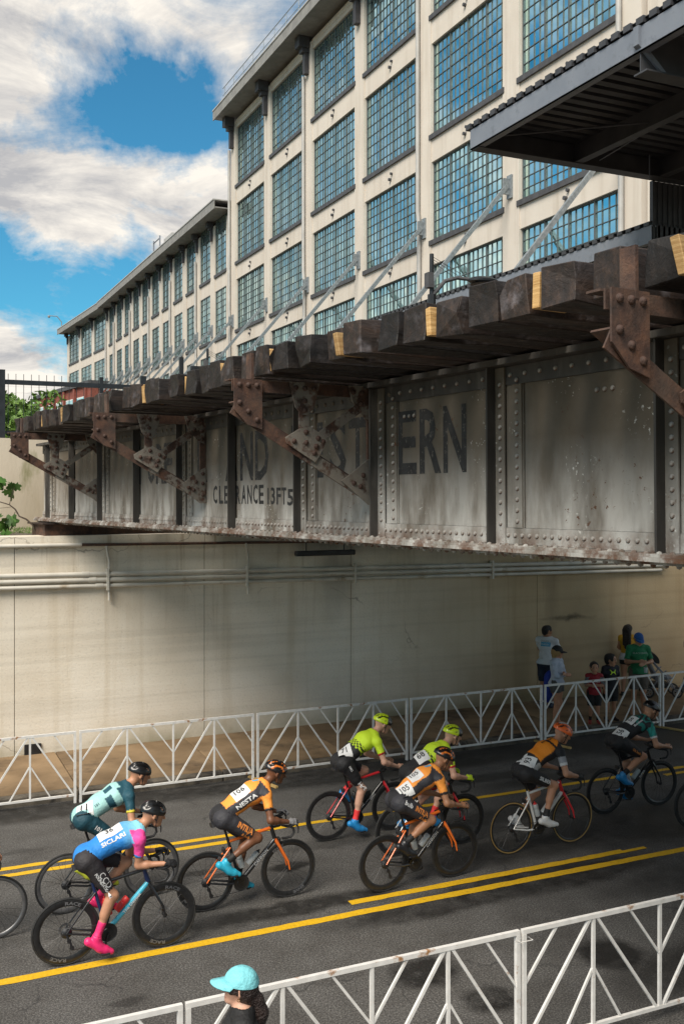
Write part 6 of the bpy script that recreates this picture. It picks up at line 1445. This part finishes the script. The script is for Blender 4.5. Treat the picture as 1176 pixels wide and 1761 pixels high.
for S, q in (('L', 1), ('R', -1)):
    pts = [B.J['neck'] + np.array([-.05, q * .03, .015]), B.J['neck'] + np.array([.0, q * .075, -.005]), B.J['neck'] + np.array([.065, q * .055, -.055]), B.J['neck'] + np.array([.105, q * .012, -.115])]; m.tube([tuple(x) for x in pts], [.014, .016, .016, .010], 7)
m.build('collar', pm('black_knit', (.012, .012, .013), None, 5, .8), o['root'], True)
decal(o['shirt'], 'emblem', o['shirt_bvh'], (.25, .06, 1.20), (0, 1, 0), (0, 0, 1), HCH, w=.028, h=.014, lift=.004, rotdeg=20)

# stroller
st = empty('stroller', at(1131, 22.1, SWZ), R(-30), 'black and grey baby stroller parked by the wall behind the man in green', 'stroller')
for (x, y_) in ((.36, .22), (.36, -.22), (-.26, .27), (-.26, -.27)):
    m = MB(); r0 = .105; m.tube([(x + math.cos(a) * r0, y_, r0 + .015 + math.sin(a) * r0) for a in [2 * math.pi * k / 18 for k in range(18)]], .020, 7, closed=True); w = m.build('wheel', TYRE, st, True)
    m = MB(); m.lathe([(.001, -.012), (.07, -.012), (.07, .012), (.001, .012)], (x, y_, r0 + .015), 'y', 12) if False else None
    for k in range(5): a = k * 1.2566; m.bar((x, y_, r0 + .015), (x + math.cos(a) * .09, y_, r0 + .015 + math.sin(a) * .09), .014, .02, (0, 1, 0))
    m.lathe([(.062, -.01), (.082, -.01), (.082, .01), (.062, .01)], (x, y_, r0 + .015), 'y', 14); m.build('rim', ALLOY, w)
for q in (-1, 1):
    m = MB(); m.tube([(.36, q * .22, .12), (.10, q * .25, .50), (-.30, q * .26, .95), (-.40, q * .26, 1.02)], .014, 7); m.tube([(-.26, q * .27, .12), (.05, q * .26, .55), (.12, q * .25, .60)], .013, 7); m.build('side_frame', M['slate'], st, True)
m = MB(); m.tube([(-.40, -.26, 1.02), (-.43, -.15, 1.04), (-.43, .15, 1.04), (-.40, .26, 1.02)], .018, 8); m.build('push_bar', M['black'], st, True)
m = MB(); m.hexa([(.25, -.2, .40), (-.12, -.2, .36), (-.12, .2, .36), (.25, .2, .40), (.26, -.2, .46), (-.1, -.2, .44), (-.1, .2, .44), (.26, .2, .46)]); m.hexa([(-.1, -.2, .40), (-.32, -.2, .88), (-.32, .2, .88), (-.1, .2, .40), (-.04, -.2, .44), (-.26, -.2, .90), (-.26, .2, .90), (-.04, .2, .44)]); m.build('seat', pm('stroller_grey', (.16, .17, .19), (.2, .21, .23), 8, .8), st, bevel=.02)
m = MB(); n = 10; vs = []
for i in range(n + 1):
    a = R(-10 + 125 * i / n)
    for y_ in (-.23, -.1, .1, .23): vs.append((-.24 + .22 * math.cos(a) , y_, .78 + .22 * math.sin(a) * (1 if abs(y_) < .2 else .92)))
m.add(vs, [(i * 4 + j, i * 4 + j + 1, i * 4 + 5 + j, i * 4 + 4 + j) for i in range(n) for j in range(3)]); m.add([(-.24, q * .225, .76) for q in (-1, 1)] + [(v_[0], v_[1] * .98, v_[2]) for v_ in vs], [(0, 2 + i * 4, 2 + i * 4 + 4) for i in range(n)] + [(1, 2 + i * 4 + 7, 2 + i * 4 + 3) for i in range(n)]); m.build('hood', M['dk'], st)
m = MB(); m.box(-.22, .22, -.2, .2, .20, .30); m.build('basket', M['dk'], st, bevel=.03)
m = MB(); m.box(-.56, -.40, -.20, .20, .82, 1.02); m.build('organiser', pm('pale_tray', (.28, .28, .28), None, 5, .6), st, bevel=.03)
